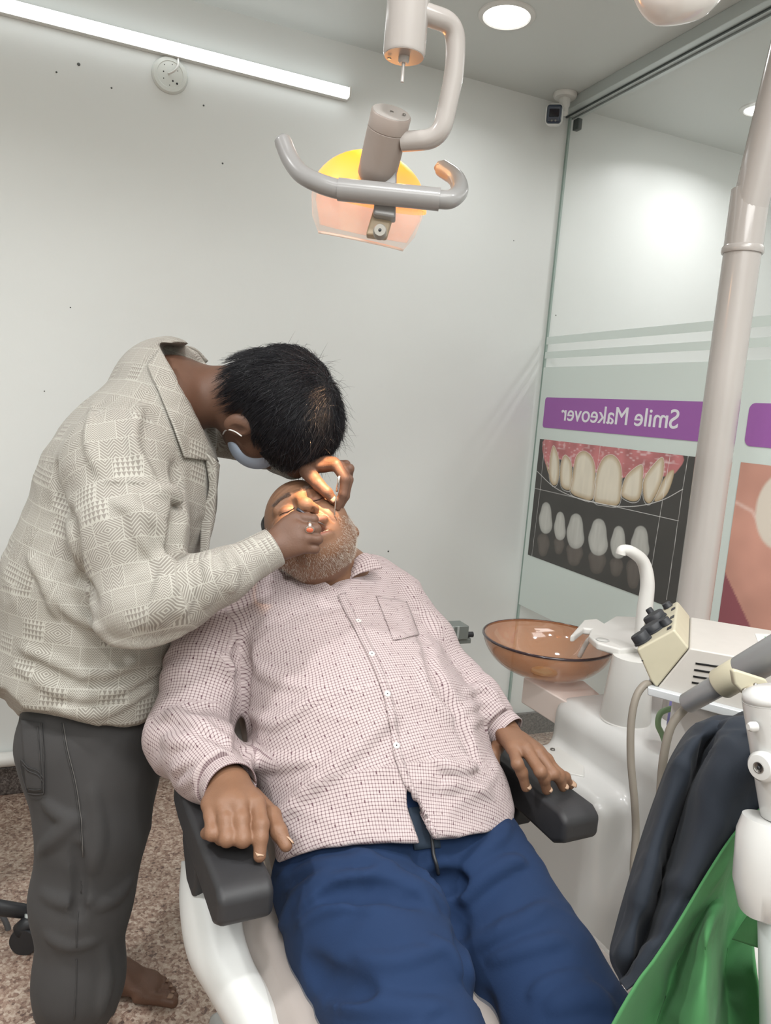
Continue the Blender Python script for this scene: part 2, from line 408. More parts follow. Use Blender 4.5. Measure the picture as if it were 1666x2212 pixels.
m_floor = granite('speckled_granite_floor', 'b09b8b', '957a6c', 'd6c8ba', '5d4c46', 46, 0.4)
m_skirt = granite('dark_granite_skirting', '5b5450', '463f3d', '7d7672', '2a2626', 75, 0.3)
struct('floor', bx(-2.6, 3.6, -2.2, D+.1, -0.08, 0), m_floor)
struct('ceiling', bx(-2.6, 3.6, -2.2, D+.1, CE, CE+0.08), m_ceil)
struct('wall_back', bx(-2.6, 3.6, D, D+0.1, 0, CE), m_wall)
struct('wall_left', bx(-2.6, -2.5, -2.2, D, 0, CE), m_wall)
struct('wall_front', bx(-2.5, 3.5, -2.2, -2.1, 0, CE), m_wall)
struct('wall_right', bx(3.5, 3.6, -2.1, D, 0, CE), m_wall)
sk = struct('baseboard_back', bx(-2.5, GX-0.012, D-0.018, D, 0, 0.098), m_skirt, bevel=0.003)
struct('baseboard_back_beyond', bx(GX+.02, 3.5, D-0.018, D, 0, 0.098), m_skirt).name = 'baseboard_right'
# small pits and dents in the plaster
rng = np.random.default_rng(3)
pits = [disc(atY(x, y, D)-V(0, .0002, 0), (0, -1, 0), r, 0.0008, 8) for x, y, r in ((170, 139, .005), (122, 156, .003), (241, 190, .003), (481, 353, .003), (839, 1191, .0035), (440, 228, .003), (1201, 681, .003), (1110, 520, .002), (96, 845, .002), (152, 664, .002))]
wb = bpy.data.objects['wall_back']
put('plaster_pit', join(*pits), mat('pit', '5a5c5a', 0.9), wb)
# conduit along the foot of the wall, LED tube, junction plate
cdt = thing('wall_conduit', 'white round pvc pipe running along the foot of the back wall', 'pipe', (0, D-.03, .12))
put('pipe', tube([(-2.4, D-0.026, 0.131), (GX-.015, D-0.026, 0.131)], 0.0245, 20), m_white, cdt)
for x in (-1.0, -0.25, .9, 1.6): put('clip', box((x, D-.026, .131), I3, (.008, .0265, .0275)), m_white, cdt, smooth=False, bevel=.003)
led = thing('led_tube_light', 'long white led tube light mounted on the back wall', 'light', (0.3, D-.02, 2.44))
m_led = mat('led_diffuser', 'ffffff', 0.4, emit=((0.93, 0.98, 1.0), 3.6))
a_, b_ = V(-1.35, D-0.028, 2.450), V(0.866, D-0.028, 2.444)
put('diffuser', box((a_+b_)/2-V(0, .006, 0), frame(b_-a_, (0, 0, 1))[0:3], (1.106, 0.0165, 0.008)), m_led, led, smooth=False, bevel=.004)
put('housing', box((a_+b_)/2+V(0, .0155, 0), frame(b_-a_, (0, 0, 1))[0:3], (1.108, 0.018, 0.0115)), m_white, led, smooth=False)
put('end_cap', box(b_+V(.0015, 0.004, 0), I3, (0.0035, 0.024, 0.0175)), m_white, led, smooth=False, bevel=.002)
jp = thing('junction_plate', 'round white junction plate on the back wall under the tube light', 'cover plate', atY(368, 162, D))
jc = atY(367, 163, D-.001)
put('plate', lathe(jc, (0, -1, 0), [(.056, 0), (.056, .004), (.051, .010), (.041, .010), (.039, .0075), (.0, .0075)], 40), mat('old_white_plastic', 'd2d5d0', .4), jp, smooth='auto')
for _d in [disc(jc+V(.035*math.cos(a)*q, -.0076, .035*math.sin(a)*q), (0, -1, 0), r, .0006, 10) for a, q, r in ((.6, .8, .0015), (2.2, .9, .0015), (3.8, .7, .0018), (5.5, .9, .0035), (5.2, .55, .003), (2.9, .6, .002), (1.4, .9, .0015), (4.7, .9, .0015))]: put('screw_hole', _d, m_dark, jp)
cab = tube(smooth_path([jc+V(-.006, -.008, .0), jc+V(.012, -.02, .010), jc+V(.022, -.018, .03), jc+V(.021, -.012, .062)]), .0032, 8)
put('cable', cab, m_white, jp)
# downlights: one in view, others behind the camera and beyond the glass
def downlight(x, y, label, power, r=.078, beam=True):
    t = thing('ceiling_downlight', label, 'light', (x, y, CE), None)
    put('trim_ring', lathe(V(x, y, CE+.001), (0, 0, -1), [(r+.02, 0), (r+.018, .005), (r+.004, .009), (r, .006), (r, .001)], 40), m_white, t, smooth='auto')
    put('lens', lathe(V(x, y, CE-.0015), (0, 0, -1), [(r, 0), (r, .003), (0, .003)], 40), mat('downlight_lens', 'ffffff', .4, emit=((1, 1, .98), 9.0)), t, smooth=False)
    l = bpy.data.lights.new('downlight', 'AREA'); l.shape = 'DISK'; l.size = r*1.9; l.energy = power; l.spread = math.radians(150)
    lo = bpy.data.objects.new('bulb', l); C.objects.link(lo); lo.parent = t; lo.location = (0, 0, -.016)
    return t
downlight(1.224, 2.199, 'round white ceiling downlight beside the top of the operating lamp', 2.0, .070)
downlight(2.381, 2.267, 'small ceiling downlight seen beyond the glass partition', 4, .05)
downlight(-0.9, 1.2, 'round ceiling downlight above and left of the standing man', 15)
downlight(0.1, 0.35, 'round ceiling downlight overhead in front of the chair', 9)
downlight(1.25, 0.5, 'round ceiling downlight overhead near the instrument cabinet', 5)
# glass partition and its track
m_glass = mat('clear_glass', 'f4fbf8', 0.02, alpha=0.10, ior=1.45)
m_frost = mat('frosted_vinyl', 'dde8e4', 0.35, alpha=0.86)
g = struct('window_1', bx(GX, GX+.010, 1.700, D-.012, .02, CE-.045), m_glass)
g2 = struct('window_2', bx(GX+.0, GX+.010, -.9, 1.694, .02, CE-.045), m_glass)
tr = struct('trim_1', bx(GX-.045, GX+.045, -2.1, D, CE-.042, CE), m_alu, bevel=.002)
struct('track_seal', join(bx(GX-.014, GX-.008, -2.1, D-.002, CE-.0465, CE-.0415), bx(GX+.014, GX+.020, -2.1, D-.002, CE-.0465, CE-.0415)), m_alud, tr)
struct('floor_rail', bx(GX-.012, GX+.022, -2.1, D-.002, 0.0, .019), m_alu, tr)
struct('edge_strip', bx(GX+.001, GX+.009, D-.0118, D-.0005, .02, CE-.045), mat('glass_edge', '8fa39b', .25), tr)
put('patch_fitting', bx(GX-.006, GX+.016, D-.075, D-.045, CE-.105, CE-.065), m_alud, g, smooth=False, bevel=.002)
def vinyl(y0, y1, z0, z1, par, x=GX-.0016): return put('frosted_film', bx(x, x+.0008, y0, y1, z0, z1), m_frost, par, smooth=False)
for y0, y1, par in ((1.702, D-.014, g), (-.9, 1.692, g2)):
    vinyl(y0, y1, .60, 1.600, par); vinyl(y0, y1, 1.635, 1.662, par); vinyl(y0, y1, 1.692, 1.722, par)
# ---------------------------------------------------------------- posters: flat prints on the glass
m_print = mat('poster_print', (1, 1, 1), 0.35, attr='col')
def poster_pt(px, py): p = atX(px, py, GX); return V(-p[1], p[2])
def c8(x, y): return (x*.3698+1050, y*.3698+700)
def picture(name, y0, y1, z0, z1, ny, nz_, paint, parent):
    ys = np.linspace(y1, y0, ny); zs = np.linspace(z1, z0, nz_); A, B = np.meshgrid(ys, zs, indexing='ij')
    P = np.stack([-A.ravel(), B.ravel()], 1); col = paint(P); x = GX-.0034
    v = np.column_stack([np.full(len(P), x), -P[:, 0], P[:, 1]]); i = np.arange(ny*nz_).reshape(ny, nz_)
    f = np.stack([i[:-1, :-1], i[1:, :-1], i[1:, 1:], i[:-1, 1:]], -1).reshape(-1, 4)[:, ::-1]
    bk = v+V(.0010, 0, 0); n = len(v); e = np.array([0, (ny-1)*nz_, ny*nz_-1, nz_-1])
    o = put(name, (np.vstack([v, bk[e]]), [tuple(q) for q in f]+[(n, n+1, n+2, n+3)]), m_print, parent, smooth=False, col=np.vstack([col, col[:4]]))
    return o
def over(col, mask, c): return col*(1-mask[:, None])+np.asarray(c)[None]*mask[:, None] if np.ndim(c) == 1 else col*(1-mask[:, None])+c*mask[:, None]
def soft_poly(P, Q, s=.002):
    d = np.min([seg_dist(P, a, b) for a, b in zip(Q, np.roll(Q, -1, axis=0))], axis=0); d = np.where(in_poly(P, Q), -d, d)
    return np.clip(.5-d/s, 0, 1), d
def closed(q, n=5):
    q = np.array([poster_pt(*c8(*a)) for a in q]); k = len(q); P = smooth_path(np.vstack([q[-1], q, q[0], q[1]]), n); return P[n:n*(k+1)]
def paint1(P):
    n3 = np.column_stack([P*60, np.zeros(len(P))]); col = np.tile(lin('474644'), (len(P), 1))*(1+.06*vnoise(n3*.3, 1))[:, None]
    gum = closed([(355, 660), (700, 690), (1125, 750), (1122, 858), (1045, 890), (930, 905), (860, 860), (800, 900), (650, 870), (500, 830), (430, 790), (365, 850)])
    mk, _ = soft_poly(P, gum, .004); gl = np.clip(vnoise(n3*np.array([1, 2.2, 1]), 5)*1.4-.35, 0, 1)
    gc = np.array(lin('c07a7c'))[None]*(1+.22*vnoise(n3*.5, 2))[:, None]; gc = gc*(1-gl[:, None]*.6)+np.array(lin('f0dfe2'))*gl[:, None]*.6; col = over(col, mk, gc)
    T = [[(378, 790), (400, 710), (432, 800), (425, 920), (395, 940), (375, 890)], [(440, 830), (465, 765), (500, 800), (508, 880), (498, 965), (445, 945)],
         [(1060, 880), (1105, 860), (1070, 980), (1020, 1030), (990, 1020)], [(925, 920), (960, 850), (1025, 780), (1045, 810), (1030, 920), (970, 1040), (930, 1020)],
         [(800, 960), (830, 880), (910, 820), (922, 880), (905, 1010), (860, 1035), (800, 1005)], [(357, 780), (368, 850), (385, 900), (362, 850)],
         [(650, 880), (690, 785), (745, 765), (790, 820), (797, 930), (780, 1050), (700, 1052), (637, 1025)], [(510, 900), (530, 780), (575, 742), (625, 780), (643, 870), (630, 1018), (560, 1015), (500, 980)]]
    for q in T:
        Q = closed(q); mk, d = soft_poly(P, Q, .003); h = (P[:, 1]-Q[:, 1].min())/(np.ptp(Q[:, 1])); e = np.clip(-d/.02, 0, 1)
        c = np.array(lin('b9a27e'))*(1-e[:, None])+np.array(lin('e3dccb'))*e[:, None]; c = c*(1-.25*np.clip(.3-h, 0, 1)[:, None])*(1+.05*vnoise(n3*np.array([1.5, .3, 1]), 7))[:, None]; col = over(col, mk, c)
    W = np.array(lin('e8e8e6'))
    for q in T[:2]+T[3:5]+T[6:]:
        Q = closed(q); cen = Q.mean(0); Q = cen+(Q-cen)*np.array([1.04, 1.04])+V(0, -.003); d = np.min([seg_dist(P, a, b) for a, b in zip(Q, np.roll(Q, -1, axis=0))], axis=0)
        col = over(col, np.clip(1.2-d/.0012, 0, 1)*.85, W)
    for cx, cy, rw, rh, rf in ((355, 1133, 41, 92, (338, 1290, 38, 68)), (438, 1180, 36, 83, (430, 1295, 33, 50)), (530, 1210, 54, 103, (520, 1345, 52, 68)), (663, 1245, 60, 108, (652, 1390, 55, 70)), (780, 1275, 48, 95, (765, 1420, 42, 55)), (908, 1277, 57, 98, (865, 1460, 46, 88))):
        for (x, y, a, b), cc, mode in ((rf, '6d6762', 1), ((cx, cy, rw, rh), 'bfc0bb', 0)):
            q = [(x+a*np.sign(math.cos(t))*abs(math.cos(t))**.75*(1 if (math.sin(t) > 0) ^ mode else .8), y+b*math.sin(t)) for t in np.linspace(0, 2*math.pi, 12, endpoint=False)]
            Q = closed(q, 3); mk, d = soft_poly(P, Q, .004); e = np.clip(-d/.018, 0, 1); s_ = (.72+.28*e)*(1+.08*vnoise(n3*np.array([1.6, .25, 1]), 9))
            col = over(col, mk*(1 if not mode else .9*np.clip((y+b-0*y)*0+1, 0, 1)), np.array(lin(cc))*s_[:, None])
    def line(pts, w_=.0009):
        nonlocal col
        q = [poster_pt(*c8(*a)) for a in pts]; d = np.min([seg_dist(P, a, b) for a, b in zip(q, q[1:])], axis=0); col = over(col, np.clip(1.3-d/w_, 0, 1)*.9, W)
    line(smooth_path([(303, 860), (400, 950), (520, 1010), (700, 1055), (870, 1065), (1030, 1030), (1155, 965)], 6), .0013)
    for q in ([(290, 960), (1130, 1150)], [(350, 675), (322, 960), (272, 1357)], [(672, 710), (632, 1030)], [(1082, 765), (1020, 1130), (960, 1500)], [(1187, 770), (1155, 960), (1060, 1610)]): line(q)
    return np.clip(col, 0, 1)
def paint2(P):
    n3 = np.column_stack([P*8, np.zeros(len(P))]); col = np.array(lin('c99686'))[None]*(1+.16*vnoise(n3, 4)+.05*vnoise(n3*3, 8))[:, None]
    y = -P[:, 0]; z = P[:, 1]; A = poster_pt(1572, 1243); B = poster_pt(1666, 1360); mk = np.clip((A[1]-(z+(P[:, 0]-A[0])*1.15))/.004, 0, 1); col = over(col, mk, lin('90545c'))
    arc = [poster_pt(1592, 1085), poster_pt(1628, 1105), poster_pt(1645, 1140), poster_pt(1666, 1170), poster_pt(1720, 1200)]; d = np.min([seg_dist(P, a, b) for a, b in zip(arc, arc[1:])], axis=0)
    col = over(col, np.clip(1-d/.008, 0, 1)*.6, lin('f3ddd5')); cx, cz = poster_pt(1690, 1105); q = ((P[:, 0]-cx)/.085)**2+((z-cz)/.11)**2; col = over(col, np.clip((1-q)*6, 0, 1), lin('dcd3c6'))
    return np.clip(col, 0, 1)
def rrect(y0, y1, z0, z1, r, x, th=.0010):
    q = []
    for cy, cz, a in ((y1-r, z1-r, 0), (y0+r, z1-r, 1), (y0+r, z0+r, 2), (y1-r, z0+r, 3)):
        for t in np.linspace(0, math.pi/2, 6): q.append((x, cy+r*math.cos(t+a*math.pi/2), cz+r*math.sin(t+a*math.pi/2)))
    return prism(q, (1, 0, 0), th)
m_purple = mat('purple_print', '9b5fa8', .4)
p1 = thing('smile_poster', 'poster on the glass with purple mirrored heading above a picture of teeth', 'poster', (GX-.003, 2.17, .823))
put('banner', rrect(1.72, 2.594, 1.357, 1.479, .012, GX-.0034), m_purple, p1, smooth=False)
picture('print', 1.735, 2.602, .823, 1.309, 460, 300, paint1, p1)
p2 = thing('tooth_poster', 'pink tooth poster with plain purple heading at the right edge behind the pole', 'poster', (GX-.003, 1.1, .823))
put('banner', rrect(.75, 1.588, 1.357, 1.479, .02, GX-.0034), m_purple, p2, smooth=False)
picture('print', .74, 1.590, .823, 1.309, 150, 100, paint2, p2)
def text(s, size, origin, xd, yd, m, parent, name='letter', ext=.0004, bold=True, width=None):
    cu = bpy.data.curves.new(name, 'FONT'); cu.body = s; cu.size = size; cu.extrude = ext; cu.offset = 0
    to = bpy.data.objects.new(name, cu); C.objects.link(to); dg = bpy.context.evaluated_depsgraph_get(); me = to.evaluated_get(dg).to_mesh()
    v = np.array([x.co[:] for x in me.vertices]); f = [tuple(p.vertices) for p in me.polygons]; bpy.data.objects.remove(to)
    f = f+[tuple(i+len(v) for i in q) for q in f]+[tuple(i+2*len(v) for i in q) for q in f]; v = np.concatenate([v, v+V(size*.022, size*.006, .00003), v+V(size*.011, -size*.006, .00006)]) 
    sc = 1 if width is None else width/np.ptp(v[:, 0]); v[:, 0] = (v[:, 0]-v[:, 0].min())*sc
    xd, yd = nz(xd), nz(yd); zd = np.cross(xd, yd); w_ = np.asarray(origin)+v[:, :1]*xd+v[:, 1:2]*yd+v[:, 2:3]*zd
    lab = np.arange(len(v)); ch = True
    while ch:
        ch = False
        for q in f:
            m_ = lab[list(q)].min()
            if (lab[list(q)] != m_).any(): lab[list(q)] = m_; ch = True
    isl = sorted([(v[lab == l, 0].min(), v[lab == l, 0].max(), [l]) for l in np.unique(lab)]); grp = []
    for a, b, l in isl:
        if grp and a < grp[-1][1]-.15*(min(b, grp[-1][1])-a+1e-9) and min(b, grp[-1][1])-a > .35*min(b-a, grp[-1][1]-grp[-1][0]): grp[-1] = (grp[-1][0], max(b, grp[-1][1]), grp[-1][2]+l)
        else: grp.append((a, b, l))
    for a, b, l in grp:
        k = np.isin(lab, l); idx = np.cumsum(k)-1; put(name, (w_[k], [tuple(idx[list(q)]) for q in f if k[q[0]]]), m, parent, smooth=False)
ta, tb = atX(1466, 925, GX), atX(1213, 905, GX)
text('Smile Makeover', .088, (GX-.0038, ta[1], 1.391), (0, 1, 0), (0, 0, 1), mat('white_lettering', 'e4e4ea', .5), p1, width=tb[1]-ta[1])
# ceiling camera
cc = V(1.708, 2.56, CE)
cm = thing('security_camera', 'white and black bullet security camera hanging in the ceiling corner', 'camera', cc)
put('base', lathe(cc+V(0, 0, -.0002), (0, 0, -1), [(.045, 0), (.045, .010), (.040, .016), (.018, .018)], 30), m_white, cm, smooth='auto')
put('neck', lathe(cc+V(0, 0, -.015), (-.1, -.15, -1), [(.021, 0), (.021, .03), (.017, .036), (.017, .062)], 24), m_white, cm, smooth='auto')
ax = frame(nz(V(-.55, -.8, -.30)), (0, 0, 1)); bc = atY(1198, 249, 2.52)
put('housing', box(bc-ax[0]*-.0, [ax[2], ax[1], ax[0]], (.032, .036, .062)), m_white, cm, bevel=.02, seg=4)
put('front', box(bc+ax[0]*.0605, [ax[2], ax[1], ax[0]], (.0275, .0315, .011)), mat('camera_front', '1f2a3a', .15, coat=.5), cm, bevel=.0105, seg=4)
put('lens', box(bc+ax[0]*.071+ax[1]*.004, [ax[2], ax[1], ax[0]], (.018, .013, .002)), mat('camera_lens', '0d1119', .05), cm, smooth=False, bevel=.002)
for k in (-.007, .006): put('sensor', disc(bc+ax[0]*.071-ax[1]*.021+ax[2]*k, ax[0], .0035, .002, 10), m_screw, cm)
# ---------------------------------------------------------------- operating lamp: pole, swing arm, head
m_enamel = mat('grey_white_enamel', 'aba6a2', 0.22, coat=0.5)
m_handle = mat('lamp_handle_plastic', '8c8b8a', 0.3, coat=0.25)
m_pink = mat('pinkish_plastic', '978c85', 0.4)
m_beige = mat('beige_plastic', 'b8b29c', 0.42, noise=(30, .04))
U = V(math.cos(math.radians(11)), math.sin(math.radians(11)), 0); VV = V(math.sin(math.radians(11)), -math.cos(math.radians(11)), 0); Z = V(0, 0, 1)
pb = F(1604, 545, 1.62)
lamp = thing('operating_lamp', 'glowing orange operating lamp hanging on its jointed arm from a tall white pole', 'lamp', (pb[0], pb[1], .705))
j0 = V(pb[0], pb[1], F(1612, 470, 1.62)[2])
put('pole', tube([V(pb[0], pb[1], .709), V(pb[0], pb[1], pb[2]+.004)], .0385, 32), m_enamel, lamp, smooth='auto')
put('collar', lathe(V(pb[0], pb[1], pb[2]-.004), Z, [(.0415, 0), (.043, .003), (.043, .012), (.0405, .016)], 32), m_enamel, lamp, smooth='auto')
put('pole_cap', tube([V(pb[0], pb[1], pb[2]+.008), j0+Z*.055], .0395, 32), m_enamel, lamp, smooth='auto')
up1 = F(1715, 60, 1.50)
el = F(1560, -150, 1.22)
put('lower_arm', tube(round_path([j0, up1, up1+(up1-j0)*.25], .05, 6), .037, 28), m_enamel, lamp, smooth='auto')
el0 = up1+(up1-j0)*.22
put('elbow', tube(round_path([el0, F(1600, -120, 1.15), F(1440, -75, 1.02), F(1200, -190, .954)], .10, 8), .038, 24), m_enamel, lamp, smooth='auto')
put('spring_cover', tube(smooth_path([F(1560, -52, .98), F(1500, -20, .96), F(1435, -12, .95), F(1385, -38, .95)], 6), [.02, .034, .034, .018], 22), mat('clear_cover', 'cfcac6', .12, coat=.6), lamp, smooth='auto')
ct = F(876, -230, 1.0350); cb = F(873, 122, 1.0350); cb = V(cb[0], cb[1], cb[2]); ct = V(cb[0], cb[1], cb[2]+.234)
put('upper_arm', tube(round_path([F(1200, -190, 0.9540), F(1050, -240, 0.9900), ct+Z*.0], .045), .027, 24), m_enamel, lamp, smooth='auto')
put('hanging_cylinder', lathe(cb, Z, [(.02745, 0), (.02925, .0036), (.02925, .252), (.018, .2565)], 40), m_enamel, lamp, smooth='auto')
put('bottom_plate', lathe(cb+Z*.00018, -Z, [(.02727, 0), (.027, .00108), (0, .00108)], 40), m_pink, lamp, smooth=False)
for s in (-1, 1): put('screw', disc(cb+cv(s, 0, .1)*.02025-Z*.00108, -Z, .00288, .00054, 12), m_screw, lamp)
put('swivel_pin', join(lathe(cb-Z*.0009, -Z, [(.00765, 0), (.00765, .0054), (.0054, .0081)], 20), tube([cb-Z*.0072, cb-Z*.0333], .00252, 10)), m_enamel, lamp, smooth='auto')
put('pipe_arm', tube(round_path([cb+Z*.0558+cv(.02, 0, 0), F(985, 52, 1.0530), F(984, 150, 1.0710), F(952, 300, 1.0980), F(870, 306, 1.1160)], .0315, 8), .01422, 22), m_enamel, lamp, smooth='auto')
A = nz(cv(.24, -.66, -.70)); tc_ = F(846, 243, 1.0980); bt = tc_-A*.0945
put('pivot_cylinder', lathe(bt, A, [(.0252, -.0072), (.0297, 0), (.03015, .018), (.03015, .0702), (.02925, .0711), (.03015, .072), (.03015, .0927), (.0288, .0945)], 40), m_pink, lamp, smooth='auto')
put('top_plate', lathe(tc_+A*.00018, A, [(.02835, 0), (.0279, .0009), (0, .0009)], 40), m_enamel, lamp, smooth=False)
for s in (-.0189, 0, .0189):
    put('screw', disc(tc_+A*.0009+nz(cv(1, .22, 0))*s+A*0, A, .00288, .00072, 12), m_screw, lamp)
# handle across the head
hl, hr = F(731, 409, 1.1340), F(950, 431, 1.1295)
put('handle_sleeve', tube([hl, hr], .01665, 28), m_handle, lamp, smooth='auto')
put('handle', tube(smooth_path([hl+nz(hr-hl)*.0108, hl, F(690, 396, 1.1358), F(652, 376, 1.1430), F(628, 345, 1.1520), F(612, 307, 1.1565)], 8), [.0144, .0144, .01395, .0135], 24), m_handle, lamp, smooth='auto')
put('handle', tube(smooth_path([hr-nz(hr-hl)*.0108, hr, F(975, 430, 1.1385), F(993, 412, 1.1700), F(985, 385, 1.2060), F(956, 364, 1.2330)], 8), .01368, 24), m_handle, lamp, smooth='auto')
for q in (F(612, 307, 1.1565), F(956, 364, 1.2330)):
    put('handle_end', lathe(q, nz(q-F(800, 420, 1.1520))*.36+Z*.54, [(.01368, -.0036), (.01215, .0054), (.0072, .0099), (0, .01125)], 20), m_handle, lamp)
put('bracket', prism([F(x, y, 1.1448) for x, y in ((812, 350), (858, 350), (857, 400), (855, 470), (806, 462), (812, 400))], nz(cv(0, 0, 1)), .0252), m_handle, lamp, bevel=.0036)
put('bracket_stem', prism([F(x, y, 1.1610) for x, y in ((810, 440), (855, 446), (835, 512), (790, 506))], nz(cv(0, 0, 1)), .0198), mat('stem', 'a8977f', .5), lamp, bevel=.0036)
kc = F(821, 501, 1.1475)
put('pivot_knob', lathe(kc, cv(0, .1, -1), [(.01035, -.009), (.01035, .0072), (.00855, .0108), (0, .0108)], 24), mat('knob_grey', '8f8c84', .4), lamp, smooth='auto')
put('knob_screw', disc(kc+nz(cv(0, .1, -1))*.0108, cv(0, .1, -1), .00252, .00072, 10), m_dark, lamp)
# reflector: translucent orange dish, mouth turned down to the patient
face = F(675, 1092, 1.398)
dc = F(794, 448, 1.2600); dax = nz(face-dc); sd = nz(cv(1, .16, 0)-dax*(cv(1, .16, 0)@dax)); dn = np.cross(dax, sd)
m_dish = mat('orange_translucent', 'ff8a1e', .45, emit=((1.0, 0.27, .012), .95), alpha=1.0)
_nt = m_dish.node_tree; _b = _nt.nodes['Principled BSDF']; _g = _nt.nodes.new('ShaderNodeTexCoord'); _gr = _nt.nodes.new('ShaderNodeMapRange')
_vl = _nt.nodes.new('ShaderNodeVectorMath'); _vl.operation = 'DISTANCE'; _nt.links.new(_g.outputs['Object'], _vl.inputs[0])
_gr.inputs[1].default_value = .02; _gr.inputs[2].default_value = .085; _gr.inputs[3].default_value = 1; _gr.inputs[4].default_value = 0
_nt.links.new(_vl.outputs['Value'], _gr.inputs[0]); _cr = _nt.nodes.new('ShaderNodeValToRGB'); _e = _cr.color_ramp.elements
_e[0].color = (1.0, .40, .12, 1); _e[1].color = (1.0, .78, .02, 1); _x = _e.new(.45); _x.color = (1, .36, .02, 1)
_nt.links.new(_gr.outputs[0], _cr.inputs[0]); _nt.links.new(_cr.outputs[0], _b.inputs['Emission Color'])
prof = []
for t in np.linspace(0, 1, 14): a = t*math.pi/2*.93; prof.append((.097*math.sin(a)+1e-6, -.088*math.cos(a)))
for t in np.linspace(1, 0, 14): a = t*math.pi/2*.93; prof.append((.0935*math.sin(a)+1e-6, -.0845*math.cos(a)))
dish = put('reflector', lathe(dc, dax, prof, 48, side=sd, sx=1.03, sy=.92), m_dish, lamp, smooth='auto', angle=60)
bulbp = dc-dax*.027
_vl.inputs[1].default_value = tuple(bulbp-dax*.03-np.array(lamp['_l']))
put('bulb', lathe(bulbp-dax*.0108, dax, [(.0036, 0), (.0081, .0054), (.0081, .018), (.0036, .0234), (0, .0243)], 18), mat('bulb_glow', 'ffffff', .3, emit=((1, .72, .35), 4)), lamp)
sp = bpy.data.lights.new('beam', 'SPOT'); sp.energy = 75; sp.color = (1.0, .60, .30); sp.spot_size = math.radians(11.8); sp.spot_blend = .25; sp.shadow_soft_size = .018
so = bpy.data.objects.new('beam', sp); C.objects.link(so); so.parent = lamp; so.location = Vector(dc+dax*.018-np.array(lamp['_l'])); so.rotation_euler = Vector(dax).to_track_quat('-Z', 'Y').to_euler()
pl_ = bpy.data.lights.new('glow', 'POINT'); pl_.energy = .7; pl_.color = (1, .5, .18); pl_.shadow_soft_size = .05
po = bpy.data.objects.new('glow', pl_); C.objects.link(po); po.parent = lamp; po.location = Vector(dc-dax*.1125-np.array(lamp['_l']))
# clear shield under the dish
m_shield = mat('clear_shield', 'fbe3cf', .06, alpha=.20, coat=.6)
sh = []
ringA = [(-.100, -.012), (-.098, .02), (-.088, .035), (-.05, .048), (0, .052), (.05, .048), (.088, .035), (.100, .02), (.102, -.01)]
rows = []
for k, (s, d_, q) in enumerate(((1.0, -.0315, .0), (1.03, .0, .0108), (.96, .0315, .0198), (.80, .0558, .0234))):
    rows.append([dc+dax*d_+sd*x*s+nz(cv(0, .3, -1))*(.0765*math.sqrt(max(0, 1-(x/.1008)**2))*s-.0108)+dn*0 for x in np.linspace(-.09, .09, 17)])
put('shield', sheet(rows, .0028), m_shield, lamp, smooth='auto')
put('shield_rim', tube(np.array(rows[-1]), .00198, 8), mat('shield_edge', 'fff0e2', .15, alpha=.75), lamp)
back = [[dc+dax*d_+sd*x*s-nz(cv(0, .3, -1))*(.0765*math.sqrt(max(0, 1-(x/.1008)**2))*s) for x in np.linspace(-.09, .09, 13)] for s, d_ in ((1.0, -.027), (1.02, .0), (.85, .0405))]
put('rear_shield', sheet(back, .0026), m_shield, lamp, smooth='auto')
# ---------------------------------------------------------------- dental chair
m_blackpad = mat('black_armrest_foam', '2f2f31', .55, bump=(60, .0006), noise=(14, .12))
m_shell = mat('white_chair_shell', 'c4c5c3', .45, noise=(5, .03))
m_uph = mat('grey_upholstery', '9c928c', .5)
m_film = mat('clear_plastic_cover', 'c9c4c0', .08, alpha=.22, coat=1.0)
_nt = m_film.node_tree; _w = _nt.nodes.new('ShaderNodeTexNoise'); _w.inputs['Scale'].default_value = 4; _w.inputs['Detail'].default_value = 1; _w.inputs['Distortion'].default_value = 1.2
_mp = _nt.nodes.new('ShaderNodeMapping'); _mp.inputs['Scale'].default_value = (3.2, .5, 1); _mp.inputs['Rotation'].default_value = (0, 0, .25)
_tc = _nt.nodes.new('ShaderNodeTexCoord'); _nt.links.new(_tc.outputs['Object'], _mp.inputs[0]); _nt.links.new(_mp.outputs[0], _w.inputs['Vector'])
_bp = _nt.nodes.new('ShaderNodeBump'); _bp.inputs['Distance'].default_value = .06; _nt.links.new(_w.outputs[0], _bp.inputs['Height']); _nt.links.new(_bp.outputs[0], _nt.nodes['Principled BSDF'].inputs['Normal'])
ZA = .735; UC = V(math.cos(math.radians(3)), math.sin(math.radians(3)), 0); VC = V(math.sin(math.radians(3)), -math.cos(math.radians(3)), 0)
chair = thing('dental_chair', 'white dental chair with black armrests and plastic-covered grey seat under the patient', 'dental chair', (.56, 1.0, 0))
fl_, fr_ = V(.232, .900, ZA), V(.812, .938, ZA)
def armrest(front, sgn):
    S = Solid(); c = front
    prof = []
    W, L = .039, .165
    # pad: rounded block with a nose that tapers upwards
    pts = [(-L, 0), (L-.02, 0), (L, -.012), (L, -.050), (L-.028, -.066), (-L+.05, -.056), (-L, -.045)]
    pol = [front-VC*(L)+VC*a+Z*b-UC*W for a, b in pts]
    o = put('armrest', prism(pol, UC, 2*W), m_blackpad, chair, bevel=.010, seg=4)
    q0 = front-VC*.22-Z*.03+UC*sgn*.0
    pol = [q0+VC*a+Z*b-UC*(.012 if sgn > 0 else .034) for a, b in ((-.05, .010), (.05, .010), (.06, -.06), (.045, -.095), (.0, -.095), (-.045, -.05))]
    put('armrest_support', prism(pol, UC, .046), m_blackpad, chair, bevel=.006, seg=3)
armrest(fl_, -1); armrest(fr_, 1)
def shell(cols, name='side_shell', th=.016, m=None):
    rows = [[F(*p) for p in r] for r in cols]; put(name, sheet(resample(rows, 40, 24), th), m or m_shell, chair)
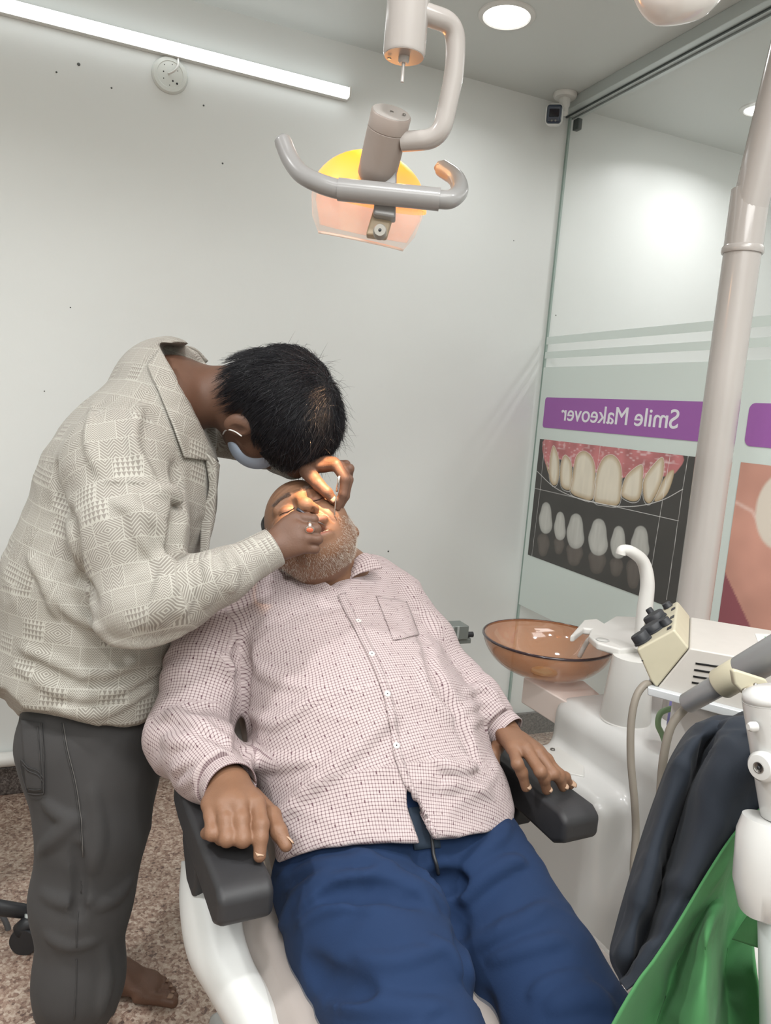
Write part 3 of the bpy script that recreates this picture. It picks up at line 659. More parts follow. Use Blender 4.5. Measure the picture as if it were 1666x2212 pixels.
shell([[(425, 1850, 1.32), (402, 1860, 1.26), (424, 1868, 1.205), (462, 1885, 1.20), (505, 1900, 1.21), (520, 1930, 1.23)],
       [(425, 1960, 1.25), (398, 1950, 1.20), (428, 1955, 1.155), (470, 1960, 1.15), (505, 1985, 1.16), (520, 2020, 1.18)],
       [(440, 2080, 1.20), (415, 2060, 1.14), (450, 2060, 1.10), (490, 2060, 1.095), (528, 2068, 1.10), (540, 2100, 1.12)],
       [(490, 2180, 1.14), (465, 2150, 1.08), (500, 2150, 1.045), (535, 2145, 1.04), (568, 2145, 1.045), (580, 2170, 1.07)],
       [(560, 2320, 1.06), (530, 2260, 1.01), (560, 2262, .98), (595, 2265, .975), (625, 2262, .98), (640, 2280, 1.0)]])
shell([[(1200, 1960, 1.42), (1180, 1935, 1.36), (1160, 1925, 1.32), (1120, 1930, 1.30)],
       [(1275, 2040, 1.36), (1250, 2018, 1.29), (1225, 2015, 1.25), (1170, 2020, 1.22)],
       [(1350, 2130, 1.28), (1325, 2090, 1.22), (1290, 2090, 1.17), (1230, 2100, 1.14)],
       [(1430, 2240, 1.20), (1400, 2200, 1.14), (1350, 2205, 1.09), (1290, 2215, 1.06)],
       [(1500, 2340, 1.14), (1470, 2310, 1.07), (1420, 2320, 1.02), (1350, 2330, 1.0)]], m=mat('ivory_chair_shell', 'cfcbc4', .35, coat=.2))
seat_c = V(.535, .80, .495)
SE = Solid(); SE.rbox(seat_c+VC*.02, [UC, VC, Z], (.258, .36, .065), .045); SE.rbox(seat_c-UC*.20+Z*.025, [UC, VC, Z], (.06, .34, .065), .045, k=.04)
SE.rbox(seat_c+UC*.20+Z*.025, [UC, VC, Z], (.06, .34, .065), .045, k=.04)
put('seat', SE.mesh(.010), m_uph, chair)
CO = Solid(); CO.rbox(seat_c+VC*.02, [UC, VC, Z], (.261, .363, .068), .045); CO.rbox(seat_c-UC*.20+Z*.025, [UC, VC, Z], (.064, .344, .069), .045, k=.04)
CO.rbox(seat_c+UC*.20+Z*.025, [UC, VC, Z], (.064, .344, .069), .045, k=.04)
CO.post = lambda P, d: -.0012*ridged(np.column_stack([(P@UC)*22, (P@VC)*5+P[:, 2]*9, P[:, 2]*4]), 3)-.001
put('plastic_cover', CO.mesh(.007), m_film, chair)
bd = nz(-VC*.62+Z*.60)                     # backrest direction
bb = V(.545, 1.14, .56)-Z*.03; bn = np.cross(UC, bd)
BK = Solid(); BK.ecap(bb, bb+bd*.44, UC, (.20, .045), (.225, .05)); put('backrest', BK.mesh(.012), m_uph, chair)
BS = Solid(); BS.ecap(bb-Z*.05-bn*0, bb+bd*.46-Z*.055+VC*-.02, UC, (.19, .03), (.245, .035)); put('backrest_shell', BS.mesh(.012), m_shell, chair)
HR = Solid(); hh = F(655, 1140, 1.66); HR.rbox(hh+bd*0-Z*.03, [UC, bd, bn], (.085, .07, .025), .02); put('headrest', HR.mesh(.008), m_blackpad, chair)
put('headrest_stem', tube([bb+bd*.42-Z*.03, hh-Z*.04], .014, 14), m_alu, chair)
put('base', join(bx(.30, .80, .62, 1.45, .0, .07)), m_shell, chair, bevel=.02, seg=3)
put('pedestal', prism([V(.40, 1.18, .07), V(.40, .80, .07), V(.44, .86, .42), V(.44, 1.10, .42)], V(1, 0, 0), .26), m_shell, chair, bevel=.02, seg=3)
put('seat_frame', box(seat_c-Z*.075, [UC, VC, Z], (.19, .32, .03)), m_shell, chair, bevel=.01)
put('link_plate', prism([atY(x, y, 1.50) for x, y in ((1131, 1720), (1170, 1735), (1155, 1900), (1120, 1900))], (0, 1, 0), .02), mat('pale_link', 'd8dcd2', .35), chair, bevel=.004)
put('link_foot', bx(.78, 1.30, 1.47, 1.56, 0, .06), m_shell, chair, bevel=.01)
# ---------------------------------------------------------------- cuspidor unit
m_unit = mat('glossy_white_cabinet', 'd0d0ce', .28, coat=.3, noise=(3, .02))
unit = thing('cuspidor_unit', 'glossy white floor cabinet carrying the water spout, standing right of the chair', 'dental unit', (1.45, 1.35, 0))
xf = lambda x, y, d: F(x, y, d)
Q = Solid(); uc = V(1.24, 0, 0)
Q.rbox(V(1.345, 1.235, .36), [V(1, 0, 0), V(0, 1, 0), Z], (.225, .235, .352), .045)
Q.rbox(V(1.13, 1.30, .305), [V(1, 0, 0), V(0, 1, 0), Z], (.10, .15, .295), .035, k=.03)
Q.rbox(V(1.33, 1.12, .22), [V(1, 0, 0), V(0, 1, 0), Z], (.22, .22, .21), .07, k=.12)
Q.chain([(*V(1.125, 1.20, .50), .016), (*V(1.125, .98, .24), .016)], k=.04)
put('cabinet', Q.mesh(.009), m_unit, unit)
put('plinth', bx(1.15, 1.52, .95, 1.42, 0, .03), m_dark, unit, bevel=.01)
put('base_plate', prism([V(*atZ(x, y, .60)[:2], .592) for x, y in ((1173, 1617), (1262, 1612), (1262, 1680), (1210, 1668))], Z, .012), m_white, unit, bevel=.002)
put('plate_bolt', disc(atZ(1194, 1620, .604), Z, .006, .003, 12), m_screw, unit)
colb = atZ(1350, 1556, .708)
put('column', lathe(colb, Z, [(.058, -.02), (.058, .003), (.056, .005), (.056, .008), (.057, .010), (.050, .10), (.045, .155), (.035, .158)], 40), m_white, unit, smooth='auto')
ptop = colb+Z*.158
# tumbler holder: plate with a hole and a pouring nose
hz = ptop-Z*.018
hp = [atZ(x, y, hz[2]+.03) for x, y in ((1232, 1372), (1262, 1338), (1290, 1336), (1305, 1345), (1330, 1330), (1375, 1332), (1392, 1350), (1395, 1380), (1385, 1398), (1340, 1402), (1290, 1388), (1272, 1372), (1278, 1358), (1262, 1356), (1242, 1372))]
put('tumbler_holder', prism(hp, -Z, .018), m_white, unit, bevel=.006, seg=3)
put('holder_ring', lathe(atZ(1336, 1386, hz[2]+.012), Z, [(.048, -.020), (.054, -.011), (.054, .006), (.048, .009), (.026, .009), (.024, .0)], 36, sx=1.0), m_white, unit, smooth='auto')
put('holder_recess', disc(atZ(1302, 1382, hz[2]+.031), Z, .016, .0006, 20), mat('recess', 'b9b9b5', .4), unit)
sb = F(1388, 1345, colb_d := 1.93)
put('water_spout', tube(smooth_path([F(1388, 1400, 1.71), F(1393, 1320, 1.70), F(1399, 1260, 1.69), F(1390, 1215, 1.68), F(1365, 1192, 1.66), F(1345, 1188, 1.65), F(1341, 1198, 1.65)], 8), [.020, .018, .016, .0150, .0135, .0122, .011, .0108], 24), m_white, unit, smooth='auto')
# glass bowl on its beam
bowlc = F(1184, 1379, 2.0)
beam = thing('bowl_arm', 'pale pinkish box arm reaching from the cabinet to carry the amber bowl', 'arm', F(1220, 1540, 1.9))
zb = bowlc[2]-.104; bq = [atZ(1131, 1462, zb), atZ(1292, 1556, zb), atZ(1345, 1540, zb), atZ(1262, 1470, zb)]; bdir = nz(bq[1]-bq[0])
put('arm_body', prism(bq, -Z, .072), m_pink2 := mat('pinkish_white_plastic', 'e6d9d2', .35, coat=.2), beam, bevel=.004)
put('drain_boss', lathe(V(bowlc[0], bowlc[1], zb), Z, [(.03, 0), (.03, .006), (.022, .012), (0, .012)], 24), mat('amber_boss', 'd9b98c', .3), beam, smooth='auto')
put('support_post', tube([bq[3]*.35+bq[1]*.65-Z*.07, bq[3]*.35+bq[1]*.65-Z*.105], .014, 14), m_alu, beam)
bowl = thing('glass_bowl', 'amber glass spittoon bowl with dark rim beside the patient', 'bowl', bowlc-Z*.098)
m_amber = mat('amber_glass', (0.48, .21, .09), .03, alpha=.50, coat=1.0, ior=1.5)
_b = m_amber.node_tree.nodes['Principled BSDF']; _b.inputs['Transmission Weight'].default_value = .0
R_ = .172; pr = []
for t in np.linspace(0, 1, 16): pr.append((.035+(R_-.035)*math.sin(t*math.pi/2)**.9, -.098*(math.cos(t*math.pi/2))**1.15+0))
pi_ = [(r-.004, h+.003) for r, h in pr[::-1]]
put('bowl', lathe(bowlc, Z, [(1e-6, pr[0][1])]+pr+pi_+[(1e-6, pr[0][1]+.003)], 56), m_amber, bowl, smooth='auto', angle=70)
put('rim', tube([bowlc+R_*V(math.cos(a), math.sin(a), 0) for a in np.linspace(0, 2*math.pi, 57)], .0035, 10, caps=False), mat('dark_rim', '3c2f33', .1, coat=.6), bowl)
put('drain_ring', lathe(V(bowlc[0], bowlc[1], bowlc[2]-.094), Z, [(.036, 0), (.034, .004), (.026, .004), (.025, -.001)], 32), mat('drain_ring', 'cfa777', .3), bowl, smooth='auto')
put('rinse_pipe', tube(smooth_path([F(1285, 1372, 1.84), F(1270, 1385, 1.86), F(1257, 1408, 1.88), F(1252, 1418, 1.89)], 6), .006, 12), m_white, bowl)
# ---------------------------------------------------------------- instrument cabinet with knobs
P1 = F(1490, 1400, 1.22); z1 = P1[2]; Lx = nz(atZ(1720, 1441, z1)-P1); nn = nz(np.cross(Z, Lx)); nn = nn if nn[1] > 0 else -nn
def pln(px, py, off=0.0):
    r = ray(px, py); o = V(0, 0, CAMZ); return o+r*(((P1-nn*off)-o)@nn/(r@nn))
Wd = (atZ(1482, 1331, z1)-P1)@nn
cabi = thing('instrument_box', 'beige and grey scaler box with black knobs and vent slots', 'instrument box', pln(1440, 1490))
m_greybox = mat('painted_metal', 'b9b5af', .35, noise=(40, .03))
side = [(1491, 1400), (1720, 1441), (1720, 1566), (1420, 1487)]
put('housing', prism([pln(*q) for q in side], nn, Wd), m_greybox, cabi, bevel=.003)
cap_ = [(1375, 1403), (1457, 1359), (1489.5, 1400), (1418.5, 1487), (1405, 1470)]
put('front_cap', prism([pln(*q) for q in cap_], nn, Wd), m_beige, cabi, bevel=.004)
ka, kb = pln(1375, 1403), pln(1457, 1359); kt = nz(kb-ka); kn = np.cross(kt, nn); kn = kn if kn[2] > 0 else -kn
def onface(s, t, h=0): return ka+kt*s*np.linalg.norm(kb-ka)+nn*t*Wd+kn*h
m_knob = mat('black_knob', '26282c', .5, bump=(120, .0005))
for s, t, r, h in ((.17, .12, .0155, .017), (.42, .30, .021, .014), (.42, .66, .021, .014), (.78, .28, .010, .012), (.74, .93, .009, .010), (.30, .88, .007, .018)):
    k = put('knob', lathe(onface(s, t, .0), kn, [(r*1.04, .0005), (r*1.04, .003), (r*.96, .004), (r*.94, h-.002), (r*.86, h), (0, h)], 30), m_knob, cabi, smooth='auto')
for s, t in ((.86, .12), (.90, .45), (.90, .75), (.62, .48)):
    put('scale_mark', box(onface(s, t, .0004), [kt, nn, kn], (.004, .009, .0004)), m_dark, cabi, smooth=False)
m_black = mat('vent_black', '050505', .8)
for a, b in (((1503, 1433), (1572, 1443)), ((1500, 1447), (1560, 1456)), ((1498, 1461), (1548, 1469)), ((1495, 1474), (1529, 1480))):
    put('vent_slot', tube([pln(*a, .0003), pln(*b, .0003)], .0016, 8), m_black, cabi)
put('cap_screw', disc(pln(1388, 1427, .0), -nn, .0014, .0006, 8), m_dark, cabi)
trim = [pln(1399, 1484, .012), pln(1720, 1568, .012), pln(1720, 1588, .012), pln(1399, 1502, .012)]
put('tray', prism(trim, nn, Wd+.02), mat('tray_metal', 'ccd0d3', .3, .3), cabi, bevel=.002)
stk = thing('paper_sticker', 'white sticker with green leaf mark on top of the instrument box', 'sticker', atZ(1650, 1380, z1))
put('paper', prism([atZ(x, y, z1+.0002) for x, y in ((1631, 1369), (1700, 1372), (1712, 1402), (1641, 1397))], Z, .0006), m_white, stk, smooth=False)
put('leaf_print', prism([atZ(x, y, z1+.0009) for x, y in ((1652, 1375), (1666, 1378), (1672, 1392), (1664, 1389), (1662, 1395), (1657, 1388), (1650, 1388), (1656, 1383))], Z, .0002), mat('green_print', '2f8f5a', .5), stk, smooth=False)
# support column of the box, side post and hoses behind it
sup = thing('box_stand', 'white stand behind the hanging cloth that holds up the instrument box', 'stand', (1.0, 1.05, .0))
cst = atZ(1560, 1560, pln(1560, 1530)[2]-.012)+nn*.12
put('stand_body', join(box(V(cst[0], cst[1], cst[2]/2-.003), I3, (.055, .06, cst[2]/2-.006))), m_white, sup, bevel=.015, seg=3)
tp = atZ(1462, 1630, .715); wp = thing('water_bottle', 'clear plastic bottle with purple print behind the instrument box', 'bottle', V(tp[0], tp[1], .714))
put('bottle_body', lathe(V(tp[0], tp[1], .714), Z, [(.024, 0), (.027, .01), (.027, .14), (.022, .16), (.010, .17), (.010, .185)], 24), mat('clear_pet', 'dfe3e0', .1, alpha=.5, coat=.5), wp, smooth='auto')
put('bottle_print', lathe(V(tp[0], tp[1], .775), Z, [(.0274, 0), (.0274, .06)], 24), mat('violet_print', '7a76b8', .5), wp)
def hose(name, label, pts, r, m, rn=10):
    o = put(name, tube(smooth_path([F(*p) for p in pts], rn), r, 14), m); return tag(o, label, 'hose')
m_hose = mat('grey_brown_hose', '7d766c', .5)
hose('rubber_hose', 'grey brown rubber hose hanging free left of the instrument box', [(1412, 1484, 1.27), (1395, 1478, 1.25), (1375, 1505, 1.24), (1364, 1560, 1.235), (1363, 1640, 1.23), (1371, 1730, 1.22), (1374, 1800, 1.22), (1370, 1900, 1.20), (1395, 1990, 1.17), (1450, 2020, 1.15)], .0062, m_hose)
hose('rubber_hose', 'grey brown hose curving down from the grey handpiece into the dark cloth', [(1492, 1524, 1.10), (1478, 1533, 1.10), (1450, 1570, 1.10), (1435, 1630, 1.10), (1428, 1700, 1.10), (1425, 1790, 1.08), (1430, 1880, 1.06)], .0062, m_hose)
hose('green_hose', 'thin green hose looping behind the brown hose below the instrument box', [(1452, 1530, 1.42), (1428, 1540, 1.42), (1422, 1565, 1.42), (1432, 1590, 1.42), (1450, 1640, 1.42)], .0055, mat('green_hose', '7f9a75', .4))
hd = thing('handpiece', 'grey cylindrical handpiece held in a beige clamp across the instrument box', 'handpiece', F(1580, 1470, 1.04))
ha, hb = F(1482, 1521, 1.085), F(1700, 1395, .97); hx = nz(hb-ha)
put('barrel', lathe(ha, hx, [(.0125, 0), (.0145, .003), (.0155, .06), (.0165, .095), (.0215, .105), (.0225, .20)], 30), mat('grey_anodised', '8e8f90', .35, .25), hd, smooth='auto')
hc = ha+hx*.083
put('clamp', lathe(hc-hx*.018, hx, [(.0205, 0), (.0215, .002), (.0215, .045), (.0205, .047)], 30), m_beige, hd, smooth='auto')
put('clamp_plate', prism([F(x, y, .955) for x, y in ((1583, 1448), (1592, 1447), (1655, 1467), (1665, 1480), (1625, 1505), (1608, 1500), (1588, 1478))], cv(0, 0, 1), .012), m_beige, hd, bevel=.003)
put('slot', tube([F(1612, 1492, .9545), F(1634, 1481, .9545)], .0045, 10), mat('slot_shade', '9d9583', .6), hd)
for q in ((1611, 1492), (1634, 1481)): put('screw', lathe(F(*q, .9505), cv(0, 0, -1), [(.003, -.003), (.003, .0005), (.002, .0012), (0, .0012)], 12), m_screw, hd, smooth='auto')
# ---------------------------------------------------------------- cloth over the tray arm
m_navy = mat('navy_cloth', '1c232d', .85, sheen=.03, noise=(6, .10), bump=(400, .0002))
m_green = mat('green_cloth', '427a4a', .9, sheen=.04, noise=(9, .10), bump=(300, .0003))
def crumple(G, a, seed):
    n = np.cross(np.gradient(G, axis=0), np.gradient(G, axis=1)); n /= np.linalg.norm(n, axis=2, keepdims=True)+1e-9; P = G.reshape(-1, 3)
    q = np.column_stack([P@U*16+P[:, 2]*7, P[:, 2]*7-P@U*5, P@VV*9])+.8*np.stack([vnoise(P*9, seed+k) for k in range(3)], 1)
    t = np.minimum(np.linspace(0, 1, G.shape[1]), np.linspace(1, 0, G.shape[1])); t = np.clip(t*6, 0, 1)**1.5
    return G+n*(a*ridged(q, seed)+a*.5*ridged(q*2.1, seed+9)).reshape(G.shape[0], G.shape[1], 1)*t[None, :, None]
def grid(rows, d0=0.0): return [[F(x, y, d+d0) for x, y, d in r] for r in rows]
jk = thing('draped_cloth', 'navy cloth with green underside hanging over the white arm', 'cloth', F(1500, 2212, .9))
nav = [[(1560, 1552, 1.06), (1590, 1550, 1.04), (1615, 1552, 1.01), (1640, 1556, .98), (1690, 1560, .95)],
       [(1500, 1567, 1.02), (1545, 1560, .97), (1580, 1562, .94), (1620, 1564, .90), (1690, 1570, .88)],
       [(1455, 1628, 1.02), (1492, 1612, .935), (1527, 1612, .975), (1575, 1598, .885), (1690, 1592, .885)],
       [(1425, 1700, 1.01), (1462, 1690, .92), (1500, 1690, .99), (1545, 1660, .87), (1690, 1640, .84)],
       [(1390, 1800, .99), (1425, 1795, .90), (1462, 1795, .97), (1522, 1765, .86), (1660, 1733, .86)],
       [(1360, 1900, .98), (1398, 1895, .88), (1430, 1895, .95), (1482, 1882, .85), (1534, 1878, .845)],
       [(1332, 2000, .97), (1370, 1995, .87), (1402, 1995, .94), (1432, 1990, .85), (1464, 1993, .835)],
       [(1319, 2065, .96), (1350, 2062, .87), (1378, 2062, .93), (1397, 2062, .85), (1414, 2068, .83)],
       [(1338, 2112, .95), (1350, 2110, .89), (1362, 2108, .91), (1370, 2112, .85), (1376, 2118, .828)],
       [(1345, 2125, .93), (1347, 2128, .89), (1349, 2130, .88), (1350, 2133, .85), (1353, 2138, .826)]]
put('navy_side', sheet(crumple(resample(grid(nav), 90, 70), .006, 3), .0025), m_navy, jk)
gr = [[(1655, 1736, .850), (1662, 1738, .855), (1670, 1740, .86), (1680, 1742, .87), (1700, 1746, .87)],
      [(1590, 1797, .845), (1606, 1802, .87), (1625, 1802, .89), (1650, 1806, .86), (1700, 1812, .88)],
      [(1532, 1882, .836), (1558, 1888, .86), (1585, 1892, .93), (1622, 1902, .97), (1668, 1902, .99)],
      [(1463, 1997, .826), (1510, 1992, .865), (1536, 2002, .82), (1575, 2000, .93), (1632, 2002, .93)],
      [(1413, 2073, .820), (1462, 2082, .875), (1528, 2080, .81), (1560, 2082, .90), (1632, 2082, .85)],
      [(1375, 2124, .815), (1440, 2142, .875), (1522, 2142, .80), (1565, 2142, .905), (1640, 2142, .84)],
      [(1322, 2215, .805), (1410, 2232, .87), (1515, 2232, .80), (1570, 2232, .90), (1648, 2232, .84)],
      [(1280, 2300, .80), (1390, 2320, .87), (1510, 2320, .80), (1570, 2320, .90), (1655, 2320, .84)]]
put('green_side', sheet(crumple(resample(grid(gr), 80, 70), .003, 5), .0025), m_green, jk)
fl2 = [[(1640, 1948, .80), (1680, 1950, .79), (1700, 1955, .79)], [(1608, 1990, .81), (1650, 1995, .785), (1700, 2000, .79)], [(1583, 2028, .83), (1640, 2046, .80), (1700, 2058, .80)]]
put('green_flap', sheet(resample(grid(fl2), 24, 24), .0025), m_green, jk)
# white tray arm
ta_ = thing('tray_arm', 'white jointed tray arm with round knob at the right edge of the view', 'arm', F(1650, 1960, .78))
m_arm = mat('white_arm', 'bfbfbd', .25, coat=.3)
put('upper_joint', tube([F(1672, 1512, .76), F(1700, 1760, .76)], [.030, .0245], 36), m_arm, ta_, smooth='auto')
put('joint_cap', lathe(F(1672, 1512, .76), F(1672, 1512, .76)-F(1700, 1760, .76), [(.0300, -.001), (.0285, .008), (.018, .013), (0, .014)], 36), m_arm, ta_)
kx = nz(cv(-.85, -.02, -.5)); kq = F(1648, 1656, .742)
put('knob', lathe(kq, kx, [(.012, -.012), (.0150, -.004), (.0150, .002), (.012, .006), (.006, .0068), (0, .0068)], 30), m_arm, ta_, smooth='auto')
put('knob_ring', lathe(kq+kx*.0069, kx, [(.0056, 0), (.0056, .0004), (.0046, .0004), (.0046, 0)], 24), m_screw, ta_)
put('knob_hole', disc(kq+kx*.0069, kx, .0018, .0003, 12), m_dark, ta_)
put('small_button', lathe(F(1622, 1570, .745), cv(-1, 0, -.2), [(.005, -.006), (.005, .0), (.003, .003), (0, .003)], 18), m_arm, ta_, smooth='auto')
cpx = F(1652, 1790, .76)
put('lower_cup', tube([F(1656, 1768, .76), F(1652, 1800, .76), F(1646, 1900, .76), F(1652, 1945, .765), F(1664, 1962, .77)], [.0225, .0265, .0275, .026, .017], 36), m_arm, ta_, smooth='auto')
put('arm_tube', tube([F(1700, 1740, .775), F(1672, 1850, .775)], .012, 20), m_alu, ta_)
put('rear_arm', tube([F(1675, 1600, .80), F(1800, 1500, .95), F(1900, 1450, 1.1)], .028, 20), m_arm, ta_)
put('lower_post', tube([F(1668, 1955, .775), F(1672, 2212, .80), F(1668, 2400, .82)], .014, 20), m_alu, ta_)
# ---------------------------------------------------------------- stool, bits behind
st = thing('wheeled_stool', 'black castor and star foot of a stool at the lower left edge', 'stool', (-.22, 1.93, 0))
hubp = V(-.27, 1.95, 0); cw = atZ(58, 2060, .0)+V(0, .02, .032)
put('star_leg', tube([hubp+Z*.10, cw+Z*.055+V(.03, 0, 0)], [.026, .017], 14, flat=.7), m_dark, st)
for s in (-.016, .016):
    put('castor_wheel', lathe(cw+V(.4, .9, 0)*s*1.0-V(.4, .9, 0)*.009, V(.4, .9, 0), [(.015, -.001), (.033, 0), (.034, .004), (.034, .014), (.032, .018), (.01, .019)], 30), m_dark, st, smooth='auto')
put('castor_hood', tube([cw+V(-.02, 0, .018), cw+V(.0, .0, .038), cw+V(.022, .0, .03)], .017, 16, flat=1.3), m_dark, st)
put('castor_stem', tube([cw+Z*.03, cw+Z*.06], .007, 10), m_alu, st)
put('seat_cushion', lathe(V(-.322, 2.06, .68), Z, [(.15, 0), (.175, .02), (.175, .05), (.15, .075), (0, .08)], 40), m_dark, st, smooth='auto')
put('seat_post', tube([hubp+Z*.06, V(-.30, 2.02, .69)], .02, 16), m_alu, st)
for a in (2.2, 3.4, 4.7):
    e = hubp+V(math.cos(a)*.26, math.sin(a)*.26, 0); put('star_leg', tube([hubp+Z*.10, e+Z*.075], [.026, .017], 14, flat=.7), m_dark, st)
    put('castor_wheel', lathe(V(e[0], e[1]-.012, .034), (0, 1, 0), [(.02, 0), (.034, .002), (.034, .022), (.02, .024)], 24), m_dark, st, smooth='auto')
hs = put('grey_hose', tube(smooth_path([F(-25, 1960, 1.9), F(0, 1972, 1.9), (F(18, 2010, 1.9)), F(14, 2060, 1.9), F(-6, 2095, 1.9), F(-40, 2110, 1.93)], 8), .007, 12), mat('grey_hose', '5c5d60', .4)); tag(hs, 'dark grey hose looping at the left edge beside the stool castor', 'hose')
ms = thing('metal_stand', 'grey metal bracket with a black bolt standing behind the patient', 'stand', V(*F(985, 1385, 2.3)[:2], 0))
mp_ = F(975, 1362, 2.3); m_gm = mat('grey_metal', '8d9490', .4, .6)
put('bracket_block', box(mp_, I3, (.045, .03, .022)), m_gm, ms, bevel=.003)
put('bracket_fin', join(*[box(mp_+V(-.03+.018*k, -.031, .004), I3, (.0035, .002, .018)) for k in range(3)]), m_alu, ms, smooth=False)
put('bracket_flange', box(mp_+V(-.0, 0, -.03), I3, (.062, .02, .008)), m_gm, ms, bevel=.002)
put('bolt', tube([mp_+V(.04, -.01, -.012), mp_+V(.07, -.012, -.012)], .009, 12), m_dark, ms, smooth='auto')
put('post', tube([V(mp_[0]+.012, mp_[1], 0.004), V(mp_[0]+.012, mp_[1], mp_[2]-.03)], .016, 16), m_dark, ms)
put('foot_plate', lathe(V(mp_[0]+.012, mp_[1], 0), Z, [(.12, 0), (.12, .008), (.02, .016)], 32), m_gm, ms, smooth='auto')
o = put('floor_cable', tube(smooth_path([atY(352, 1545, 2.60), atY(330, 1600, 2.55), atZ(322, 1650, .02), atZ(350, 1668, .006), atZ(395, 1690, .006), atZ(470, 1700, .006)], 8), .0045, 8), mat('grey_cable', '8b8b89', .4)); tag(o, 'thin grey cable trailing along the floor by the back wall', 'cable')
# ================================================================ people
m_skin = mat('patient_skin', (1, 1, 1), .52, attr='col', noise=(55, .05), bump=(350, .0006), sss=.08)
m_skin2 = mat('dentist_skin', (1, 1, 1), .55, attr='col', noise=(60, .05), bump=(350, .0006), sss=.05)
def add_head(S, c, L, Uh, Fh, s=1.0, mouth=True, fat=1.0):
    ax = np.array([L, Uh, Fh]); g = lambda x, y, z: np.asarray(c)+(V(x, y, z)*s)@ax
    S.ell(g(0, .030, -.018), ax, V(.077, .088, .098)*s, k=.02)
    S.ell(g(0, -.030, .022), ax, V(.066*fat, .076, .066)*s, k=.03)
    for q in (-1, 1):
        S.cap(g(q*.052, -.050, .0), g(q*.020, -.090, .048), .021*s*fat, .020*s, k=.03*s)
        S.ell(g(q*.040, -.030, .056), ax, V(.025, .024, .022)*s*fat, k=.025*s)
        S.cap(g(q*.012, .022, .083), g(q*.045, .018, .071), .0095*s, .008*s, k=.016*s)
        S.ell(g(q*.031, -.002, .092), ax, V(.017, .011, .010)*s, op='s', k=.012*s)
        S.ell(g(q*.031, -.001, .0735), ax, V(.0155, .0115, .0135)*s, k=.004*s)
        S.ell(g(q*.079, -.020, -.008), ax, V(.009, .030, .018)*s, k=.010*s)
        S.ell(g(q*.086, -.018, -.004), ax, V(.005, .018, .010)*s, op='s', k=.005*s)
        S.ell(g(q*.082, -.044, -.002), ax, V(.006, .010, .009)*s, k=.006*s)
    S.ell(g(0, -.094, .052), ax, V(.026, .019, .022)*s, k=.02*s)
    S.ell(g(0, -.078, -.008), ax, V(.048, .028, .042)*s*fat, k=.03*s)
    S.cap(g(0, .012, .088), g(0, -.026, .108), .0085*s, .0125*s, k=.010*s)
    S.ell(g(0, -.032, .107), ax, V(.0145, .0125, .0125)*s, k=.008*s)
    for q in (-1, 1):
        S.ell(g(q*.0145, -.036, .0985), ax, V(.0085, .0085, .0105)*s, k=.006*s)
        S.ell(g(q*.0085, -.0445, .1045), ax, V(.0042, .0046, .0058)*s, op='s', k=.002*s)
    if mouth:
        S.ell(g(0, -.058, .088), ax, V(.029, .010, .011)*s, k=.012*s)
        S.ell(g(0, -.0895, .078), ax, V(.026, .009, .012)*s, k=.010*s)
        S.ell(g(.002, -.0745, .092), ax, V(.0225, .0095, .022)*s, op='s', k=.004*s)
    return ax, g
def hand(S, wr, pal, rw, rp, side, fingers, k=.006):
    """wrist point, list of knuckle points, radii at wrist and palm; fingers: chains of (point, radius)"""
    kc = np.mean(pal, axis=0); S.ecap(wr, wr+(kc-wr)*.80, side, (rw, rw*.62), (rp, rp*.42), k=.012)
    for p in pal: S.cap(wr+(kc-wr)*.35+(p-kc)*.55, p, .0125, .0108, k=.010)
    for ch in fingers: S.chain([(*p, r) for p, r in ch], k=k)
def fold(S, pts, r=.012, inset=.006, k=.02, op='u', n=14):
    if op == 'u': r, inset, k = r*.72, inset*.72, k*.62
    else: r, k = r*.7, k*.7
    p = smooth_path([V(*q) for q in pts], 8); t = np.linspace(0, len(p)-1, n)
    p = [(np.interp(x, range(len(p)), p[:, 0]), np.interp(x, range(len(p)), p[:, 1])) for x in t]
    H = S.hits(p, post=False); H = H[np.abs(S.ev(H, .1, False)) < .01]; n = len(H)
    if n < 2: return [], k, op
    N = S.nrms(H); s = -1 if op == 'u' else 1
    return [(*(h+n_*inset*s), r*(.35+.65*math.sin(math.pi*(i+.5)/n)**.5)) for i, (h, n_) in enumerate(zip(H, N))], k, op
def apply_folds(S, L):
    for c, k, op in [fold(S, *a, **b) for a, b in L]:
        if len(c) > 1: S.chain(c, op=op, k=k)
def nail(name, p, nrm, ax, w_, l_, parent, m):
    N = nz(nrm); A = nz(ax-N*(ax@N)); B = np.cross(N, A); rows = []
    for a in np.linspace(-1, 1, 7): rows.append([p+A*l_*a+B*w_*b*(1-.35*max(0, a)**3)+N*(.0016*(1-b*b)-.0006*a*a) for b in np.linspace(-1, 1, 6)])
    return put(name, sheet(rows, .0009), m, parent)
def endcut(S, p, d, back, r):
    _, a, b = frame(d); S.planes([(p-d*back, -d), (p+d*.07, d), (p+a*r, a), (p-a*r, -a), (p+b*r, b), (p-b*r, -b)], p+d*.03, .12, k=.002)
